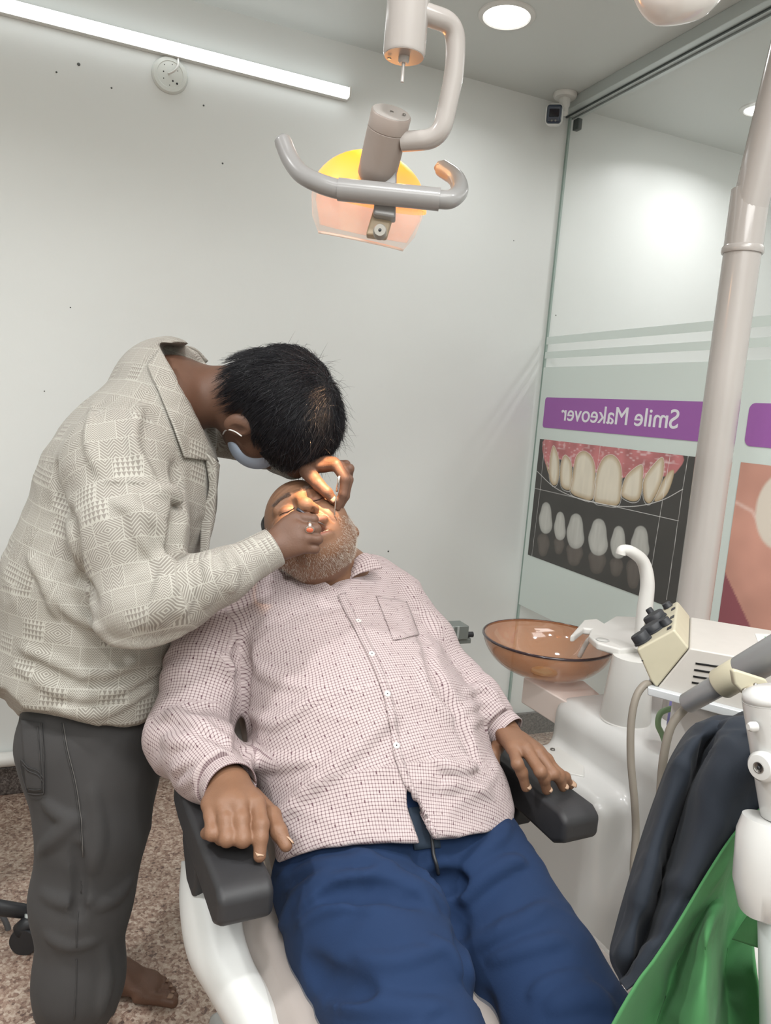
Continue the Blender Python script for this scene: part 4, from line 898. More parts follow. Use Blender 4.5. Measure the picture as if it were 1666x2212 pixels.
def garment_uv(v, bones):
    """bones: (points, radius, ref direction); returns coordinates along and round the nearest bone"""
    best = np.full(len(v), 1e9); uv = np.zeros((len(v), 3))
    for bi, (pts, rad, ref, R0) in enumerate(bones):
        acc = 0
        for a, b in zip(pts, pts[1:]):
            a = np.asarray(a); b = np.asarray(b); ab = b-a; L = np.linalg.norm(ab); A, s, t = frame(ab, ref)
            h = (v-a)@A; tt = np.clip(h/L, 0, 1); q = v-a-(tt*L)[:, None]*A; d = np.linalg.norm(q, axis=1)/rad
            ang = np.arctan2(q@t, q@s); m = d < best; best = np.where(m, d, best)
            uv[m] = np.stack([ang*R0, h+acc, np.full(len(v), bi*1.0)], 1)[m]; acc += L
    return uv
def islands(n, f):
    lab = np.arange(n)
    while True:
        m = lab[f].min(1); new = lab.copy()
        for k in range(f.shape[1]): np.minimum.at(new, f[:, k], m)
        new = new[new]
        if (new == lab).all(): return lab
        lab = new
def biggest(v, f):
    l = islands(len(v), f); u, c = np.unique(l, return_counts=True); keep = l == u[c.argmax()]; idx = np.cumsum(keep)-1
    f = f[keep[f].all(1)]; return v[keep], idx[f]
def lap(v, f, it=2, lam=.5):            # smooth a mesh a little
    for _ in range(it):
        A_ = np.concatenate([f[:, a] for a in (0, 1, 2, 3, 1, 2, 3, 0)]); B_ = np.concatenate([f[:, a] for a in (1, 2, 3, 0, 0, 1, 2, 3)])
        c = np.bincount(A_, minlength=len(v)).astype(float); s = np.stack([np.bincount(A_, v[B_, k], len(v)) for k in range(3)], 1)
        v = v+lam*(s/np.maximum(c, 1)[:, None]-v)
    return v
# ---------------------------------------------------------------- patient
hU = nz(cv(-.42, -.68, .60)); hL = cv(.92, -.33, .20); hL = nz(hL-hU*(hL@hU)); hF = np.cross(hL, hU)
hF = hF if hF[2] > 0 else -hF
HC = F(653, 1089, 1.40)-hF*.080
S0, CH, BE, HI = F(690, 1300, 1.545), F(730, 1400, 1.49), F(790, 1575, 1.385), F(855, 1745, 1.30)
sR, eR, sL, eL = F(492, 1325, 1.48), F(408, 1590, 1.32), F(850, 1308, 1.585), F(985, 1480, 1.50)
zp = ZA
Z_ = lambda x, y, z: atZ(x, y, zp+z)
wR, wL = Z_(494, 1698, .052), Z_(1090, 1578, .060)
B = Solid()
hax, hg = add_head(B, HC, hL, hU, hF, 1.0, True, 1.10)
nb = F(722, 1255, 1.545)
B.ecap(hg(0, -.050, -.040), nb-Z*.012, U, (.054, .048), (.066, .056), k=.02)
B.ecap(S0+Z*.0, CH, U, (.150, .078), (.160, .095), k=.05); B.ecap(CH, BE, U, (.160, .098), (.172, .128), k=.04); B.ecap(BE, HI, U, (.172, .128), (.150, .09), k=.04)
B.cap(sR, sL, .058, .058, k=.06); B.cap(nb, S0, .075, .09, k=.05)
B.chain([(*sR, .060), (*eR, .046), (*wR, .028)], k=.02); B.chain([(*sL, .058), (*eL, .044), (*wL, .026)], k=.02)
# right hand: fist loosely closed on the armrest, forefinger and thumb out
kP = [Z_(453, 1736, .050), Z_(483, 1744, .056), (Z_(517, 1741, .060)), Z_(556, 1736, .058)]
cu = lambda k, p, t, r: [(k, r*1.04), (p, r), (t, r*.92)]
back = lambda p, x, y, z: p+V(x, y, z)
fr = []
for k_, (x, y), r in zip(kP[:3], ((459, 1800), (491, 1812), (525, 1813)), (.0100, .0108, .0112)):
    p = Z_(x, y, .032); t = p-VV*.022-Z*.012; fr.append([(k_, r*1.03), ((k_+p)/2+Z*.004, r), (p, r), (t, r*.9)])
pI, tI = Z_(564, 1782, .045), Z_(561, 1849, .012)
fr.append([(kP[3], .0118), (pI, .0112), ((pI+tI)/2+Z*.004, .0102), (tI, .0090)])
thR = [(Z_(545, 1722, .030), .016), (Z_(588, 1762, .036), .0128), (Z_(602, 1796, .030), .0118), (Z_(618, 1826, .018), .0095)]
hand(B, wR, kP, .031, .043, nz(kP[3]-kP[0]), fr+[thR])
B.cap(wR, (kP[0]+kP[3])/2, .026, .020, k=.02)
# left hand: fingers spread over the armrest end
kQ = [Z_(1108, 1616, .066), Z_(1136, 1619, .070), Z_(1163, 1628, .064), Z_(1182, 1640, .054)]
fl = []
for k_, p, t, r in ((kQ[0], (1118, 1650, .058), (1136, 1701, .014), .0100), (kQ[1], (1168, 1667, .052), (1181, 1707, .012), .0102),
                    (kQ[2], (1196, 1672, .042), (1216, 1701, .012), .0095), (kQ[3], (1210, 1672, .036), (1233, 1697, .010), .0080)):
    p = Z_(*p); t = Z_(*t); fl.append([(k_, r*1.06), (p, r), ((p+t)/2+Z*.006, r*.95), (t, r*.82)])
thL = [(Z_(1082, 1600, .045), .015), (Z_(1066, 1630, .035), .0115), (Z_(1069, 1668, .012), .0108), (Z_(1074, 1700, -.012), .0088)]
hand(B, wL, kQ, .027, .040, nz(kQ[3]-kQ[0]), fl+[thL])
# legs, out to the feet beyond the lower edge
hpR, kR = F(745, 1880, 1.22), F(905, 2330, .93); hpL, kL = F(985, 1840, 1.28), F(1225, 2240, 1.03)
footR, footL = kR+VV*.40-Z*.10, kL+VV*.40-Z*.08
B.ecap(HI, (hpR+hpL)/2, U, (.150, .09), (.13, .07), k=.03)
for h_, k_, f_ in ((hpR, kR, footR), (hpL, kL, footL)):
    B.chain([(*h_, .070), (*k_, .055), (*(k_*.5+f_*.5), .052), (*f_, .036)], k=.04); B.chain([(*(f_-Z*.01), .034), (*(f_+VV*.04+Z*.11), .034), (*(f_+VV*.03+Z*.17), .026)], k=.02)
def crease(P, d):
    q = (P-HC)@hax.T; r = 0*d                     # brow furrows, eye-corner lines and folds of the cheek
    for (x, y), (x2, y2), a in (((.020, -.030), (.036, -.062), .0022), ((.046, .000), (.060, .008), .0012), ((.046, -.005), (.062, -.008), .0012), ((.004, .022), (.006, .036), .0014)):
        for s in (-1, 1):
            dd = seg_dist(q[:, :2], V(x*s, y), V(x2*s, y2)); r = r+a*np.exp(-(dd/.0028)**2)*(q[:, 2] > .02)
    dd = seg_dist(P, F(690, 1262, 1.45), F(768, 1228, 1.47)); r = r+.003*np.exp(-(dd/.006)**2)
    for y in (.048, .060, .072): r = r+.0009*np.exp(-((q[:, 1]-y-.003*np.cos(q[:, 0]*60))/.0022)**2)*(q[:, 2] > .03)*(np.abs(q[:, 0]) < .045)
    return r
B.post = crease
bv, bf = B.mesh(.0023)
base = np.array(lin('7f5d47')); col = np.tile(base, (len(bv), 1))
q = (bv-HC)@hax.T
def blob(c, r, p=None): return np.clip(1.3-np.linalg.norm(((q if p is None else p)-V(*c))/V(*r), axis=1), 0, 1)[:, None]
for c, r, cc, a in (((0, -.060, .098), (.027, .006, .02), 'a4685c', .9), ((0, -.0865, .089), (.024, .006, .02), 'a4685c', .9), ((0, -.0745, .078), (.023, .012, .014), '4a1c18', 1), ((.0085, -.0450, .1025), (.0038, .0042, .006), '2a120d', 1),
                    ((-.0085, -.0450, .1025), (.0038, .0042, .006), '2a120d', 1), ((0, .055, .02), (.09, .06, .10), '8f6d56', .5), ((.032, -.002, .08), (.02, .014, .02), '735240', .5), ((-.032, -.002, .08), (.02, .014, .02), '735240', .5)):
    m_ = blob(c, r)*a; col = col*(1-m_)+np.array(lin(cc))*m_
for p in [x for x in kP+kQ]+[pI]:
    m_ = np.clip(1-np.linalg.norm(bv-p, axis=1)/.016, 0, 1)[:, None]*.35; col = col*(1-m_)+np.array(lin('664735'))*m_
patient = put('person', (bv, bf), m_skin, col=col, loc=(HI[0], HI[1], .5)); tag(patient, 'reclining man in check shirt and blue track trousers with mouth open', 'person')
m_nail = mat('fingernail', 'b89a82', .45)
nail('fingernail', tI+Z*.008-VV*.0, Z*.85+VV*.4, tI-pI, .0066, .0085, patient, m_nail)
for ch in fl: a, b = ch[-2][0], ch[-1][0]; nail('fingernail', b+nz(Z*.75+VV*.5)*.0074, Z*.7+VV*.6, b-a, .0058, .0080, patient, m_nail)
nail('fingernail', thL[-1][0]+nz(VV*.7-U*.4+Z*.3)*.0082, VV*.7-U*.5+Z*.3, thL[-1][0]-thL[-2][0], .0060, .0075, patient, m_nail)
nail('fingernail', thR[-1][0]+nz(Z*.7+U*.6)*.0090, Z*.6+U*.7, thR[-1][0]-thR[-2][0], .0058, .0075, patient, m_nail)
# closed eyes, brows, teeth
m_eye_crease = mat('eye_crease', '3a231b', .7); m_hairw = mat('white_hair', 'cfc8bd', .6, sheen=.2); m_tooth = mat('teeth', 'e2d3b4', .3, coat=.3)
def onhead(x, y, off=.0): # drop a point onto the face along -F
    p = hg(x, y, .14)
    for _ in range(60):
        d = B.ev(p[None], .1)[0]
        if d < 3e-4: break
        p = p-hF*max(d*.8, 2e-4)
    return p+hF*off
for s in (-1, 1):
    put('eye_crease_line', tube([onhead(s*x, y, .0004) for x, y in ((.0165, -.004), (.022, -.0065), (.031, -.0085), (.040, -.0065), (.047, -.002))], [.0004, .0010, .0011, .0009, .0004], 6), m_eye_crease, patient)  # dark tube stands in for the shade in the closed-lid crease
for i, x in enumerate(np.linspace(-.017, .019, 7)):
    t_ = put('tooth', box(hg(x, -.0845+.001*abs(i-3), .079-8*x*x), [hL, hU, hF], (.0026, .0042, .0022)), m_tooth, patient, bevel=.001)
put('tongue', lathe(hg(0, -.082, .060), hF, [(.018, 0), (.017, .008), (.010, .014), (0, .016)], 20, sy=.4), mat('tongue', '9a4b47', .4), patient)
rng = np.random.default_rng(11)
def pick(mask, n): ii = np.nonzero(mask)[0]; return ii[rng.integers(0, len(ii), n)] if len(ii) else ii
ax_, ay, az_ = np.abs(q[:, 0]), q[:, 1], q[:, 2]
mouth_d = np.hypot(q[:, 0]/.030, (q[:, 1]+.074)/.020)
beard = (ay < -.050+.35*np.clip(.045-ax_, 0, 1)*-1) & (ay > -.122) & (az_ > -.005) & (mouth_d > 1.55) & (ax_ < .09) & (ay+.9*az_ < .012)
beard |= (ax_ > .045) & (ay < -.02) & (ay > -.11) & (az_ < .035) & (az_ > -.015)
mous = (ay < -.047) & (ay > -.056) & (ax_ < .030) & (az_ > .05)
ib = pick(beard, 3200); im = pick(mous, 260)
def vnorm(v, f):
    n = np.cross(v[f[:, 2]]-v[f[:, 0]], v[f[:, 3]]-v[f[:, 1]]); fl_t = f.ravel(order='F'); o = np.stack([np.bincount(fl_t, np.tile(n[:, k], 4), len(v)) for k in range(3)], 1)
    return o/(np.linalg.norm(o, axis=1, keepdims=True)+1e-12)
bn_ = vnorm(bv, bf)
if (bn_[ib]*(bv[ib]-HC)).sum(1).mean() < 0: bn_ = -bn_
ii = np.concatenate([ib, im]); D0 = bn_[ii]*.55-hU*.8+rng.normal(size=(len(ii), 3))*.28; D0 /= np.linalg.norm(D0, axis=1, keepdims=True)
o = strands('beard', bv[ii]+rng.normal(size=(len(ii), 3))*.001, D0, -hU*.3, .0048, .00022, m_hairw, patient, 3, rng); o['kind'] = 'stuff'
isd = pick((ax_ > .058) & (ay < .03) & (ay > -.03) & (az_ < .03) & (az_ > -.08), 900)
D1 = bn_[isd]*.3-hU*.9+rng.normal(size=(len(isd), 3))*.2
o = strands('side_hair', bv[isd], D1/np.linalg.norm(D1, axis=1, keepdims=True), -hU*.3, .010, .00030, m_hairw, patient, 3, rng); o['kind'] = 'stuff'
ibr = pick((np.abs(ax_-.030) < .019) & (np.abs(ay-.019-.006*np.cos((ax_-.03)*60)) < .0038) & (az_ > .04), 700)
D2 = np.sign(q[ibr, 0])[:, None]*hL*.8+hU*.25+bn_[ibr]*.3+rng.normal(size=(len(ibr), 3))*.2
o = strands('eyebrows', bv[ibr], D2/np.linalg.norm(D2, axis=1, keepdims=True), hU*0, .007, .00022, mat('grey_brow', '6b5a50', .7), patient, 3, rng); o['kind'] = 'stuff'
# trousers
m_blue = mat('blue_fleece', '0f284a', .9, sheen=.0, noise=(7, .08), bump=(260, .0004))
T = Solid()
T.ecap(HI-VV*.0, F(880, 1850, 1.27), U, (.195, .125), (.190, .125), k=.04)
T.chain([(*F(735, 1900, 1.215), .112), (*F(800, 2040, 1.10), .116), (*F(850, 2140, 1.025), .108), (*kR, .098)], k=.03)
T.chain([(*F(1010, 1855, 1.285), .105), (*F(1085, 1990, 1.19), .098), (*F(1165, 2120, 1.10), .094), (*kL, .092)], k=.03)
for k_, f_ in ((kR, footR), (kL, footL)): T.chain([(*k_, .092), (*(k_*.5+f_*.5), .078), (*(f_*.9+k_*.1), .06)], k=.03)
apply_folds(T, [(([(770, 1845), (850, 1885), (930, 1935), (975, 1975)],), dict(r=.016, inset=.004)),
                (([(640, 1960), (740, 1905), (860, 1900), (940, 1960)],), dict(r=.016, inset=.005)),
                (([(600, 2010), (640, 1940), (720, 1885)],), dict(r=.014, inset=.005)), (([(600, 1900), (680, 1875), (800, 1862)],), dict(r=.009, inset=.003)), (([(610, 1935), (700, 1905), (790, 1895)],), dict(r=.008, inset=.003)), (([(640, 2000), (720, 1960), (820, 1965)],), dict(r=.009, inset=.004)), (([(1010, 1915), (1080, 1870), (1130, 1865)],), dict(r=.008, inset=.003)), (([(1060, 2075), (1140, 2050), (1220, 2030)],), dict(r=.009, inset=.004)), (([(760, 2060), (850, 2075), (950, 2050)],), dict(r=.009, inset=.005)), (([(930, 2030), (970, 2060), (1000, 2110)],), dict(r=.009, inset=.003)), (([(1150, 2150), (1200, 2120), (1260, 2110)],), dict(r=.009, inset=.004)),
                (([(905, 1870), (935, 1915), (960, 1960)],), dict(r=.010, inset=.003)),
                (([(1000, 1890), (1060, 1830), (1095, 1770)],), dict(r=.014, inset=.004)),
                (([(985, 1960), (1050, 1900), (1120, 1860)],), dict(r=.014, inset=.004)),
                (([(1010, 2040), (1090, 2010), (1180, 1960)],), dict(r=.014, inset=.005)),
                (([(670, 2105), (740, 2150), (850, 2175), (960, 2170)],), dict(r=.020, inset=.009)),
                (([(1190, 2170), (1260, 2150), (1310, 2170)],), dict(r=.018, inset=.006)),
                (([(900, 1850), (930, 1900), (985, 1985), (1012, 2085), (1062, 2212)],), dict(r=.010, inset=.001, op='s', k=.03)),
                (([(660, 2085), (720, 2125), (800, 2140)],), dict(r=.010, inset=.002, op='s', k=.03)),
                (([(930, 1905), (1000, 1905)],), dict(r=.010, inset=.001, op='s', k=.03)), (([(700, 1935), (800, 1925), (900, 1950)],), dict(r=.009, inset=.001, op='s', k=.025))])
def tp_(P, d):
    a = P@nz(VV*.8-Z*.2); b = P@U; w_ = .004*vnoise(np.column_stack([a*16, b*6+P[:, 2]*5, P[:, 2]*7]), 2)
    return w_+.0028*ridged(np.column_stack([a*30+1.5*vnoise(P*9, 5), b*10, P[:, 2]*12]), 8)*-1+.0012
T.post = tp_
tv, tf = biggest(*T.mesh(.0050)); tv = lap(tv, tf, 1)
put('trousers', (tv, tf), m_blue, patient)
# shirt
def cloth_check():
    m = mat('check_shirt_cotton', 'e0d4d0', .85, sheen=.03, bump=(500, .0002)); nt = m.node_tree; b = nt.nodes['Principled BSDF']
    a = nt.nodes.new('ShaderNodeAttribute'); a.attribute_name = 'fuv'; s = nt.nodes.new('ShaderNodeSeparateXYZ'); nt.links.new(a.outputs['Vector'], s.inputs[0])
    u, v = E(nt, s.outputs[0]), E(nt, s.outputs[1]); p = 1/.0052
    lu = (u*p).fract().lt(.25); lv = (v*p).fract().lt(.25); ln = lu*.5+lv*.5
    dot = ((u*(1/.026)).fract().lt(.09))*((v*(1/.026)+(u*(1/.026)).floor()*.5).fract().lt(.16)); f = (ln+dot*.8).mn(1.0)
    mx = nt.nodes.new('ShaderNodeMix'); mx.data_type = 'RGBA'; nt.links.new(f.s, mx.inputs[0]); mx.inputs[6].default_value = (*lin('b9acab'), 1); mx.inputs[7].default_value = (*lin('5b4048'), 1)
    nt.links.new(mx.outputs[2], b.inputs['Base Color']); return m
m_check = cloth_check()
SH = Solid()
SH.ecap(S0, CH, U, (.172, .095), (.195, .128), k=.06); SH.ecap(CH, BE, U, (.193, .132), (.212, .168), k=.05); SH.ecap(BE, HI, U, (.212, .168), (.208, .150), k=.05)
SH.ecap(HI, F(868, 1850, 1.235), U, (.205, .150), (.200, .120), k=.05)
SH.cap(sR, sL, .068, .062, k=.06); SH.cap(F(640, 1262, 1.55), F(800, 1255, 1.585), .045, .045, k=.05)
SH.chain([(*sR, .080), (*(sR*.5+eR*.5), .078), (*eR, .070), (*(eR*.5+wR*.5), .060), (*(wR*.86+eR*.14), .046)], k=.03)
SH.chain([(*sL, .068), (*(sL*.5+eL*.5), .060), (*eL, .054), (*(eL*.5+wL*.5), .049), (*(wL*.86+eL*.14), .041)], k=.03)
apply_folds(SH, [(([(850, 1545), (760, 1620), (640, 1730), (575, 1820)],), dict(r=.012, inset=.005, k=.03)),
                 (([(545, 1430), (600, 1470), (700, 1490)],), dict(r=.010, inset=.004)), (([(530, 1540), (600, 1560), (690, 1500)],), dict(r=.010, inset=.005)),
                 (([(530, 1640), (600, 1650), (680, 1640)],), dict(r=.012, inset=.006)),
                 (([(940, 1640), (985, 1665), (1030, 1650)],), dict(r=.012, inset=.002, k=.02)), (([(960, 1700), (1010, 1690), (1060, 1720)],), dict(r=.010, inset=.004)),
                 (([(905, 1420), (930, 1500), (980, 1560)],), dict(r=.010, inset=.004)),
                 (([(1005, 1500), (1040, 1485), (1075, 1510)],), dict(r=.010, inset=.003)), (([(1000, 1535), (1045, 1520), (1095, 1540)],), dict(r=.010, inset=.003)), (([(1015, 1565), (1060, 1545), (1115, 1565)],), dict(r=.009, inset=.003)),
                 (([(440, 1400), (500, 1440), (520, 1500)],), dict(r=.012, inset=.005)), (([(365, 1540), (420, 1560), (500, 1600)],), dict(r=.013, inset=.005)),
                 (([(355, 1600), (420, 1605), (490, 1640)],), dict(r=.013, inset=.004)), (([(370, 1665), (420, 1640), (500, 1650)],), dict(r=.012, inset=.004)), (([(385, 1700), (440, 1665), (510, 1670)],), dict(r=.009, inset=.003)),
                 (([(520, 1385), (530, 1470), (528, 1560), (522, 1640)],), dict(r=.012, inset=.000, k=.03, op='s')),
                 (([(905, 1350), (945, 1460), (990, 1555), (1025, 1640)],), dict(r=.010, inset=.000, k=.03, op='s'))])
# hem, cuffs, neckline, gap below the last button
def cutplanes(pts_px, d, flip=1, depth=.6, back=.3):
    c = np.mean(pts_px, axis=0); r = ray(*c); W_ = [F(x, y, d) for x, y in pts_px]; cen = np.mean(W_, axis=0); pl = []
    for a, b in zip(W_, W_[1:]+W_[:1]):
        n = np.cross(b-a, r); n = n if (cen-a)@n < 0 else -n; pl.append((a, n))
    pl.append((cen+r*depth, r)); pl.append((cen-r*back, -r)); return pl, cen
pl, cen = cutplanes([(425, 1930), (570, 1871), (640, 1853), (700, 1838), (760, 1829), (896, 1826), (905, 2050), (425, 2050)], 1.2); SH.planes(pl, cen, .6, k=.003)
pl, cen = cutplanes([(895, 1826), (944, 1817), (1000, 1788), (1050, 1763), (1087, 1744), (1180, 1700), (1250, 2050), (895, 2050)], 1.25); SH.planes(pl, cen, .6, k=.003)
pl, cen = cutplanes([(862, 1660), (905, 1750), (946, 1822), (905, 1850), (899, 1826), (884, 1740)], 1.25, depth=.12, back=.15); SH.planes(pl, cen, .2, k=.002)
pl, cen = cutplanes([(636, 1170), (637, 1205), (736, 1282), (757, 1222), (775, 1204), (775, 1150)], 1.45, depth=.22, back=.2); SH.planes(pl, cen, .25, k=.004)
dR, dL = nz(wR-eR), nz(wL-eL)
endcut(SH, wR, dR, .018, .052); endcut(SH, wL, dL, .014, .048)
SH.cap(wR-dR*.045, wR+dR*.03, .034, .037, op='s', k=.003); SH.cap(wL-dL*.045, wL+dL*.03, .030, .033, op='s', k=.003)
def shp(P, d):
    a = P@nz(HI-CH); b = P@U; n = .0029*ridged(np.column_stack([a*13+b*9+1.2*vnoise(P*6, 1), b*4-a*5, P[:, 2]*5]), 4)+.0024*ridged(np.column_stack([a*28-b*14+1.3*vnoise(P*12, 7), b*9, P[:, 2]*9]), 6)
    return -n+.002
SH.post = shp
sv, sf = biggest(*SH.mesh(.0044)); sv = lap(sv, sf, 1)
uvb = [([S0, CH, BE, HI, F(868, 1850, 1.235)], .19, -np.cross(nz(HI-CH), U), .185), ([sR, eR, wR], .070, U, .060), ([sL, eL, wL], .062, U, .055)]
shirt = put('shirt', (sv, sf), m_check, patient, uv=garment_uv(sv, uvb))
def cloth_piece(name, vf, parent, bones=uvb, m=None): return put(name, vf, m or m_check, parent, uv=garment_uv(np.asarray(vf[0]), bones))
cloth_piece('placket', strip(SH, [(737, 1284), (752, 1318), (775, 1360), (803, 1415), (822, 1460), (838, 1510), (850, 1570), (858, 1625), (872, 1670), (900, 1735), (940, 1810)], 17, 60, .0022, .0016), shirt)
cloth_piece('pocket', patch(SH, [(812, 1288), (878, 1300), (905, 1372), (850, 1385)], 14, 14, .0016, .0012), shirt)
for x, y in ((774, 1344), (803, 1415), (836, 1500), (856, 1612)):
    h = SH.hit(x, y); n_ = SH.nrm(h); bt = put('button', lathe(h+n_*.002, n_, [(.0052, 0), (.0056, .001), (.0050, .0022), (.0035, .0018), (0, .0018)], 18), m_white, shirt, smooth='auto')
    put('button_hole', disc(h+n_*.0039, n_, .0012, .0004, 8), m_dark, shirt)
def cuff(w_, d_, r, off):
    rows = [[w_+d_*(t+off)+rr*(math.cos(a)*frame(d_, U)[1]+math.sin(a)*frame(d_, U)[2]) for a in np.linspace(0, 2*math.pi, 37)] for t, rr in ((-.052, r*1.04), (-.03, r), (-.005, r), (.008, r*1.0))]
    return sheet(resample(rows, 14, 48), .0022)
cloth_piece('cuff', cuff(wR, dR, .041, .002), shirt); cloth_piece('cuff', cuff(wL, dL, .037, .002), shirt)
# collar: standing left side and leaf, flat right side
lf = [[F(757, 1222, 1.473), F(772, 1203, 1.478), F(788, 1195, 1.483), F(800, 1199, 1.488)], [F(757, 1240, 1.463), F(773, 1222, 1.463), F(796, 1208, 1.468), F(814, 1209, 1.478)], [F(749, 1262, 1.458), F(768, 1243, 1.456), F(798, 1233, 1.458), F(826, 1227, 1.473)]]
cloth_piece('collar', sheet(resample(lf, 20, 20), .0025), shirt)
rc = [[F(632, 1203, 1.474), F(600, 1222, 1.474), F(575, 1243, 1.474)], [F(672, 1236, 1.437), F(650, 1250, 1.436), F(620, 1262, 1.436)], [F(712, 1264, 1.414), F(700, 1276, 1.410), F(690, 1290, 1.406)], [F(737, 1283, 1.402), F(731, 1289, 1.400), F(724, 1297, 1.398)]]
cloth_piece('collar', sheet(resample(rc, 24, 14), .0025), shirt)
# drawstring and waistband in the gap
put('waistband', patch(T, [(880, 1745), (935, 1740), (950, 1832), (892, 1835)], 8, 8, .004, .002), mat('dark_waistband', '23303f', .8), patient)
put('undershirt', prism([F(x, y, 1.20) for x, y in ((884, 1722), (896, 1722), (905, 1744), (890, 1742))], cv(0, 0, 1), .03), m_white, patient, bevel=.004)
put('drawstring', tube(smooth_path([T.hit(x, y, .007) for x, y in ((915, 1760), (924, 1790), (930, 1820), (933, 1848), (938, 1866), (943, 1880))], 5), .0028, 8), m_dark, patient)
put('logo_print', patch(T, [(563, 1977), (578, 1975), (580, 1992), (566, 1994)], 4, 4, .002, .001), mat('logo_white', 'd9dde2', .6), patient)
# ---------------------------------------------------------------- dentist
kU = nz(cv(.88, .12, -.42)); kF = cv(.10, .85, .42); kF = nz(kF-kU*(kF@kU)); kL = np.cross(kU, kF)
KC = F(590, 893, 1.47)
t0, t1, t2, t3, t4 = F(350, 870, 1.50), F(272, 1050, 1.50), F(208, 1260, 1.50), F(190, 1470, 1.50), F(192, 1600, 1.50)
SD = V(-.12, 1, 0)
shR, elR, shL, elL = F(262, 1000, 1.34), F(300, 1305, 1.25), F(415, 900, 1.70), F(575, 950, 1.74)
wr_, wl_ = F(590, 1183, 1.285), F(640, 1005, 1.47)
K = Solid()
kax, kg = add_head(K, KC, kL, kU, kF, 1.0, False, .92)
nb2 = F(392, 858, 1.52)
for q_ in (-1, 1): K.ell(kg(q_*.083, -.022, -.002), kax, V(.010, .033, .019), k=.008); K.ell(kg(q_*.093, -.019, .002), kax, V(.006, .019, .010), op='s', k=.004)
K.ecap(kg(0, -.05, -.035), nb2, SD, (.050, .058), (.060, .062), k=.03); K.cap(nb2, t0, .055, .06, k=.04)
K.cap(shR, shL, .042, .042, k=.04); K.ecap(t0, t1, SD, (.12, .07), (.14, .09), k=.04); K.ecap(t1, t2, SD, (.14, .09), (.14, .09), k=.04); K.ecap(t2, t4, SD, (.15, .10), (.165, .105), k=.05)
K.chain([(*shR, .048), (*elR, .040), (*wr_, .0255)], k=.02); K.chain([(*shL, .052), (*elL, .040), (*wl_, .0255)], k=.02)
# right hand: fist holding a probe, seen from the back of the hand
mR = [F(637, 1117, 1.300), F(644, 1139, 1.290), F(647, 1162, 1.285), F(644, 1184, 1.285)]
fg = []
for k_, (x, y, d), (x2, y2, d2), r in zip(mR, ((677, 1122, 1.300), (683, 1143, 1.295), (687, 1165, 1.292), (681, 1186, 1.295)), ((661, 1134, 1.335), (665, 1152, 1.33), (667, 1170, 1.33), (663, 1188, 1.33)), (.0092, .0092, .0088, .0080)):
    fg.append([(k_, r*1.08), ((k_+F(x, y, d))/2-cv(0, 0, .002), r), (F(x, y, d), r*.98), (F(x2, y2, d2), r*.85)])
thb = [(F(607, 1145, 1.33), .014), (F(642, 1118, 1.345), .0115), (F(664, 1116, 1.335), .009)]
hand(K, wr_, mR, .026, .036, nz(mR[3]-mR[0]), fg+[thb], k=.0035)
# left hand behind the head, pinching a mouth mirror
mL = [F(727, 1006, 1.40), F(722, 1000, 1.415), F(714, 1000, 1.43), F(706, 1002, 1.445)]
fh = [[(mL[0], .0105), (F(746, 1036, 1.385), .0092), (F(741, 1068, 1.385), .0082), (F(729, 1097, 1.39), .0068)],
      [(mL[1], .0105), (F(753, 1036, 1.405), .0090), (F(746, 1072, 1.405), .0080), (F(732, 1100, 1.405), .0066)],
      [(mL[2], .0098), (F(755, 1012, 1.415), .0088), (F(753, 1034, 1.43), .0078), (F(738, 1036, 1.44), .0066)],
      [(mL[3], .0090), (F(748, 1003, 1.44), .0078), (F(748, 1020, 1.45), .0070), (F(738, 1022, 1.46), .0060)]]
tl_ = [(F(664, 1018, 1.425), .0155), (F(688, 1046, 1.395), .0118), (F(707, 1064, 1.385), .0102), (F(721, 1081, 1.385), .0078)]
hand(K, wl_, mL, .024, .030, nz(mL[0]-mL[3]), fh+[tl_], k=.004)
# legs and feet
h1, h2 = F(186, 1610, 1.43), F(215, 1600, 1.60)
aR, aL = V(.03, 1.42, .09), V(.075, 1.665, .085)
knR = F(178, 1930, 1.43); knL = V((h2[0]+aL[0])/2+.03, (h2[1]+aL[1])/2, .46)
K.ecap(t4, (h1+h2)/2-Z*.03, SD, (.16, .10), (.15, .10), k=.04)
K.chain([(*h1, .080), (*knR, .055), (*aR, .038)], k=.03); K.chain([(*h2, .080), (*knL, .055), (*aL, .038)], k=.03)
def foot(a, hd):
    h_ = nz(hd); s_ = np.cross(Z, h_); g = lambda x, y, z: V(a[0], a[1], 0)+h_*x+s_*y+Z*z   # y to the left of the foot
    K.cap(a, g(-.02, 0, .035), .034, .030, k=.02); K.cap(g(-.025, 0, .030), g(.06, 0, .036), .028, .027, k=.02)
    K.ecap(g(.03, 0, .045), g(.13, 0, .022), s_, (.030, .030), (.042, .018), k=.03); K.cap(a, g(.08, 0, .040), .030, .022, k=.03)
    for x, y, r, l in ((.145, -.034, .0135, .050), (.150, -.013, .0095, .044), (.145, .004, .0090, .040), (.138, .019, .0085, .034), (.128, .033, .0085, .028)):
        K.chain([(*g(x-.03, y*.9, r+.002), r*1.0), (*g(x+l*.55, y, r+.003), r*.92), (*g(x+l, y, r-.001), r*.95)], k=.005)
    return g
gL = foot(aL, V(1, -.42, 0)); gR = foot(aR, V(1, -.25, 0))
kv, kf = K.mesh(.0027)
col = np.tile(np.array(lin('664a3b')), (len(kv), 1)); q2 = (kv-KC)@kax.T
for p, cc, r, a in [(x, '5d4233', .014, .5) for x in mR+mL]+[(kg(-.086, -.018, .002), '4a2f25', .012, .6)]:
    m_ = np.clip(1-np.linalg.norm(kv-p, axis=1)/r, 0, 1)[:, None]*a; col = col*(1-m_)+np.array(lin(cc))*m_
